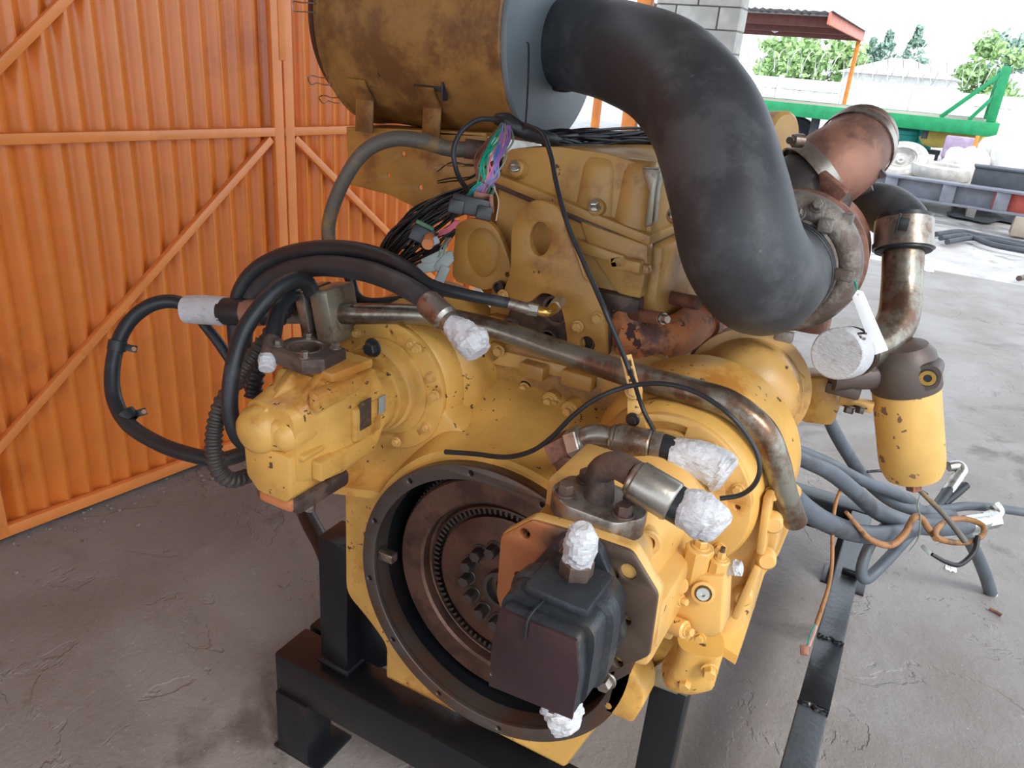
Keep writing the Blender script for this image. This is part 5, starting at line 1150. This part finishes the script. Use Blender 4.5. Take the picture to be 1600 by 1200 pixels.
hose('sensor_cable', [(778, 187, 1.30, 4), (748, 187, 1.28, 4), (722, 204, 1.27, 4), (709, 232, 1.27, 4), (712, 262, 1.28, 4), (722, 285, 1.30, 4), (738, 303, 1.33, 4)], 'rubber', 'thin black cable looping left beside the coloured wires', 'cable', seg=10)
hose('sensor_cable', [(822, 196, 1.28, 4), (846, 208, 1.24, 4), (860, 240, 1.20, 4), (868, 280, 1.18, 4), (879, 325, 1.16, 4), (892, 365, 1.15, 4), (910, 405, 1.14, 4), (930, 450, 1.13, 4), (948, 492, 1.12, 4), (966, 535, 1.13, 4), (982, 575, 1.145, 4), (990, 595, 1.13, 3.5), (1005, 640, 1.11, 3.5), (1022, 672, 1.12, 3.5)], 'rubber', 'long thin black cable running down over the lifting bracket to the steel tube', 'cable', seg=10)
hose('sensor_cable', [(696, 706, 1.33, 4), (740, 709, 1.29, 4), (790, 714, 1.23, 4), (830, 705, 1.19, 4), (862, 683, 1.16, 4), (895, 650, 1.13, 4), (935, 621, 1.11, 4), (985, 603, 1.10, 4), (1040, 600, 1.07, 4), (1092, 615, 1.05, 4), (1142, 650, 1.03, 4), (1176, 694, 1.03, 4), (1187, 728, 1.03, 4), (1180, 755, 1.04, 4), (1158, 773, 1.06, 4), (1125, 779, 1.07, 4)], 'rubber', 'thin black cable lying on the yellow housing and curving round the right cover', 'cable', seg=10)
hose('cable_tie', [(823, 66, 1.33, 1.3), (826, 74, 1.32, 1.8), (825, 130, 1.31, 1.5), (821, 202, 1.30, 1.8)], 'black_plastic', 'long black cable tie standing up before the grey disc', 'cable tie', seg=8)
# tag on the turbo
tg = cc = PD(1350, 500, 1.24)
tagp = root('label_tag', 'blank white tag tied with green string to the turbo', 'tag', PD(1345, 495, 1.22))
tv = (PD(1373, 548, 1.22)-PD(1334, 452, 1.22)); tl = tv.length; tv.normalize(); tn = (CAM-tg).normalized(); tn = (tn-tv*tn.dot(tv)).normalized(); tu_ = tv.cross(tn)
part('card', [plate(rnd([(-.009, .004), (0, -.003), (.009, .004), (.011, tl), (-.011, tl)], .002), [circ2(0, .006, .0018, 8)], PD(1338, 455, 1.22), tu_ if tu_.cross(tv).dot(tn) > 0 else -tu_, tv, .0008, .0002)], 'paper', tagp)
part('string', [T([(1327, 421, 1.21, 1.3), (1333, 430, 1.2, 1.3), (1334, 440, 1.2, 1.3), (1340, 452, 1.215, 1.3)], 6, 5), T([(1330, 421, 1.21, 1.3), (1330, 432, 1.2, 1.3), (1337, 442, 1.2, 1.3), (1338, 454, 1.215, 1.3)], 6, 5)], 'w_green', tagp, 60, label='green string')

# hoses draped to the right over the stand rail
G = 'hoses draped to the right of the stand'
hose('drain_hose', [(1150, 668, 1.7, 9), (1242, 702, 1.95, 9.5), (1295, 724, 2.1, 9.5), (1345, 750, 2.2, 9), (1395, 769, 2.35, 9), (1425, 785, 2.45, 9), (1436, 800, 2.5, 8)], 'rubber_grey', 'topmost grey hose slanting from the engine to the wire tied bundle', group=G)
hose('drain_hose', [(1290, 640, 2.05, 9), (1303, 672, 2.1, 10), (1325, 710, 2.2, 10), (1352, 748, 2.3, 10), (1392, 782, 2.4, 10), (1440, 799, 2.45, 10), (1488, 806, 2.5, 10)], 'rubber_grey', 'grey hose dropping steeply behind the yellow sump corner', group=G)
h3 = hose('drain_hose', [(1210, 700, 1.8, 11), (1262, 722, 1.95, 12), (1300, 740, 2.05, 13), (1335, 768, 2.12, 13), (1372, 800, 2.22, 13), (1418, 818, 2.32, 13.5), (1465, 824, 2.4, 14), (1512, 820, 2.45, 14)], 'rubber_grey', 'thick middle grey hose ending in a steel elbow at right', group=G)
part('crimp_collar', [T([(1508, 820, 2.45, 15), (1540, 814, 2.47, 13)], 18)], 'zinc', h3); part('end_elbow', [T([(1538, 814, 2.47, 14), (1556, 810, 2.48, 15)], 6), T([(1552, 812, 2.48, 9), (1560, 800, 2.49, 9), (1552, 788, 2.5, 9)], 14)], 'zinc', h3)
hose('drain_hose', [(1225, 765, 1.85, 18), (1262, 798, 1.95, 17), (1300, 820, 2.05, 16), (1345, 834, 2.15, 15), (1390, 834, 2.22, 14), (1430, 826, 2.3, 12)], 'rubber_grey', 'thickest dark hose passing low over the rear cross beam', group=G)
hose('drain_hose', [(1445, 796, 2.45, 6), (1478, 795, 2.5, 7), (1530, 791, 2.55, 7), (1640, 806, 2.6, 7)], 'rubber_grey', 'thin grey hose running out through the right edge of the picture', group=G)
h6 = hose('drain_hose', [(1430, 812, 2.42, 8), (1468, 812, 2.45, 9), (1503, 830, 2.5, 9.5), (1524, 862, 2.62, 9.5), (1540, 900, 2.78, 9.5), (1549, 930, 2.88, 9.5)], 'rubber_grey', 'grey hose hanging down to the floor with a white taped tip', group=G)
part('masking_tape', [T([(1547, 926, 2.865, 10), (1554, 951, 2.93, 10)], 16)], 'tape_white', h6, label='white tape band'); part('end_nipple', [cyl(PZ(1546, 951, .008), PZ(1565, 961, .008), .006)], 'turbo_rust', h6)
hose('drain_hose', [(1395, 812, 2.3, 8), (1368, 838, 2.28, 8.5), (1351, 870, 2.26, 8.5), (1346, 897, 2.26, 9), (1356, 903, 2.27, 9), (1385, 876, 2.3, 9), (1410, 848, 2.35, 9), (1432, 826, 2.4, 8)], 'rubber_grey', 'grey hose making a narrow hanging loop beside the rail end', group=G)
h8 = hose('drain_hose', [(1440, 806, 2.45, 7), (1462, 792, 2.5, 8), (1478, 772, 2.55, 8.5), (1490, 757, 2.58, 8.5)], 'rubber', 'short black hose pointing up to a bent steel fitting', group=G)
part('crimp_collar', [T([(1480, 770, 2.56, 10), (1496, 746, 2.6, 10)], 16)], 'zinc', h8); part('end_elbow', [T([(1495, 748, 2.6, 8.5), (1503, 737, 2.61, 9), (1498, 728, 2.62, 8.5), (1482, 729, 2.62, 8)], 14)], 'zinc', h8)
part('sleeve', [T([(1474, 788, 2.52, 6), (1495, 770, 2.56, 7), (1510, 758, 2.58, 6)], 12)], 'rubber', h8)
hb2 = hose('braided_cable', [(1316, 758, 2.1, 2.5), (1305, 790, 2.08, 3), (1301, 830, 2.05, 3), (1300, 880, 2.02, 3), (1295, 915, 2.02, 3), (1285, 948, 2.02, 3.5), (1276, 975, 2.02, 4)], 'harness_brown', 'brown braided cable hanging beside the rail to a small plug', 'cable', seg=10)
for k, c_ in enumerate(('w_green', 'w_pink', 'w_cream')): part('coloured_wire', [T([(1277+k, 970, 2.02, 1.2), (1270+3*k-3, 990, 2.02, 1.2), (1261+2*k, 1010, 2.02, 1.2)], 5, 5)], c_, hb2, 60)
cbox(1257, 1016, 2.02, .022, .026, .02, .3, 'turbo_rust', 'plug', .003, hb2)
hose('braided_cable', [(1322, 800, 2.05, 3), (1340, 822, 2.08, 4), (1360, 843, 2.1, 5), (1390, 852, 2.12, 5.5), (1412, 836, 2.14, 5.5), (1428, 809, 2.16, 5.5), (1440, 810, 2.18, 5), (1452, 828, 2.2, 5.5), (1470, 843, 2.2, 5), (1505, 848, 2.2, 4.5), (1533, 838, 2.22, 4.5), (1536, 822, 2.24, 4.5), (1510, 811, 2.26, 4.5), (1480, 813, 2.24, 4.5), (1463, 828, 2.2, 5), (1462, 842, 2.16, 5)], 'harness_brown', 'brown braided cable waving across the hoses and ending in a round coil', 'cable', seg=10)
hose('braided_cable', [(1434, 764, 2.1, 3.5), (1455, 784, 2.08, 4), (1480, 810, 2.06, 4.5), (1508, 846, 2.06, 5)], 'grimy_pipe', 'straight stiff cable leaning across the round brown coil', 'cable', seg=10)
hk = hose('thin_cable', [(1528, 838, 2.2, 4), (1522, 862, 2.18, 4), (1500, 882, 2.16, 4), (1478, 878, 2.15, 3.5), (1456, 866, 2.15, 3)], 'wire_black', 'thin black wires with a small plug curling below the brown coil', 'cable', seg=8)
cbox(1447, 859, 2.15, .03, .012, .012, -.5, 'plastic_grey', 'plug', .002, hk)
hose('tie_wire', [(1440, 768, 2.2, 1.2), (1434, 790, 2.15, 1.4), (1438, 812, 2.12, 1.4), (1434, 842, 2.14, 1.2), (1420, 862, 2.15, 1)], 'w_greyg', 'thin grey-green wire tied round the hose bundle', 'wire', seg=6)
hose('thin_cable', [(1355, 737, 2.25, 2), (1385, 737, 2.25, 2.5), (1420, 755, 2.3, 2), (1450, 772, 2.3, 1.5)], 'wire_black', 'thin black cable behind the filter canister bottom', 'cable', seg=8)
# crumbs of broken concrete along the gate foot
crumbs = []
for k in range(90):
    u = rs.uniform(-.1, 1.3); c = WP(u, .002, .04+abs(rs.gauss(0, .09))); r = rs.uniform(.003, .011)
    bm = bmesh.new(); bmesh.ops.create_icosphere(bm, subdivisions=1, radius=r)
    for v in bm.verts: v.co *= rs.uniform(.7, 1.2)
    o = bm_out(bm); crumbs.append(([c+V((v.x, v.y, v.z*.6)) for v in o[0]], o[1]))
part('concrete_crumbs', crumbs, 'concrete', None, 60, label='crumbs of broken concrete scattered along the foot of the orange gate', cat='rubble', kind='stuff', loc=tuple(WP(.6, 0, .1)))
def clean():
    for o in SC.objects:
        if '_w' in o: del o['_w']
if "x" in MATS: MATS.pop("x")
clean()
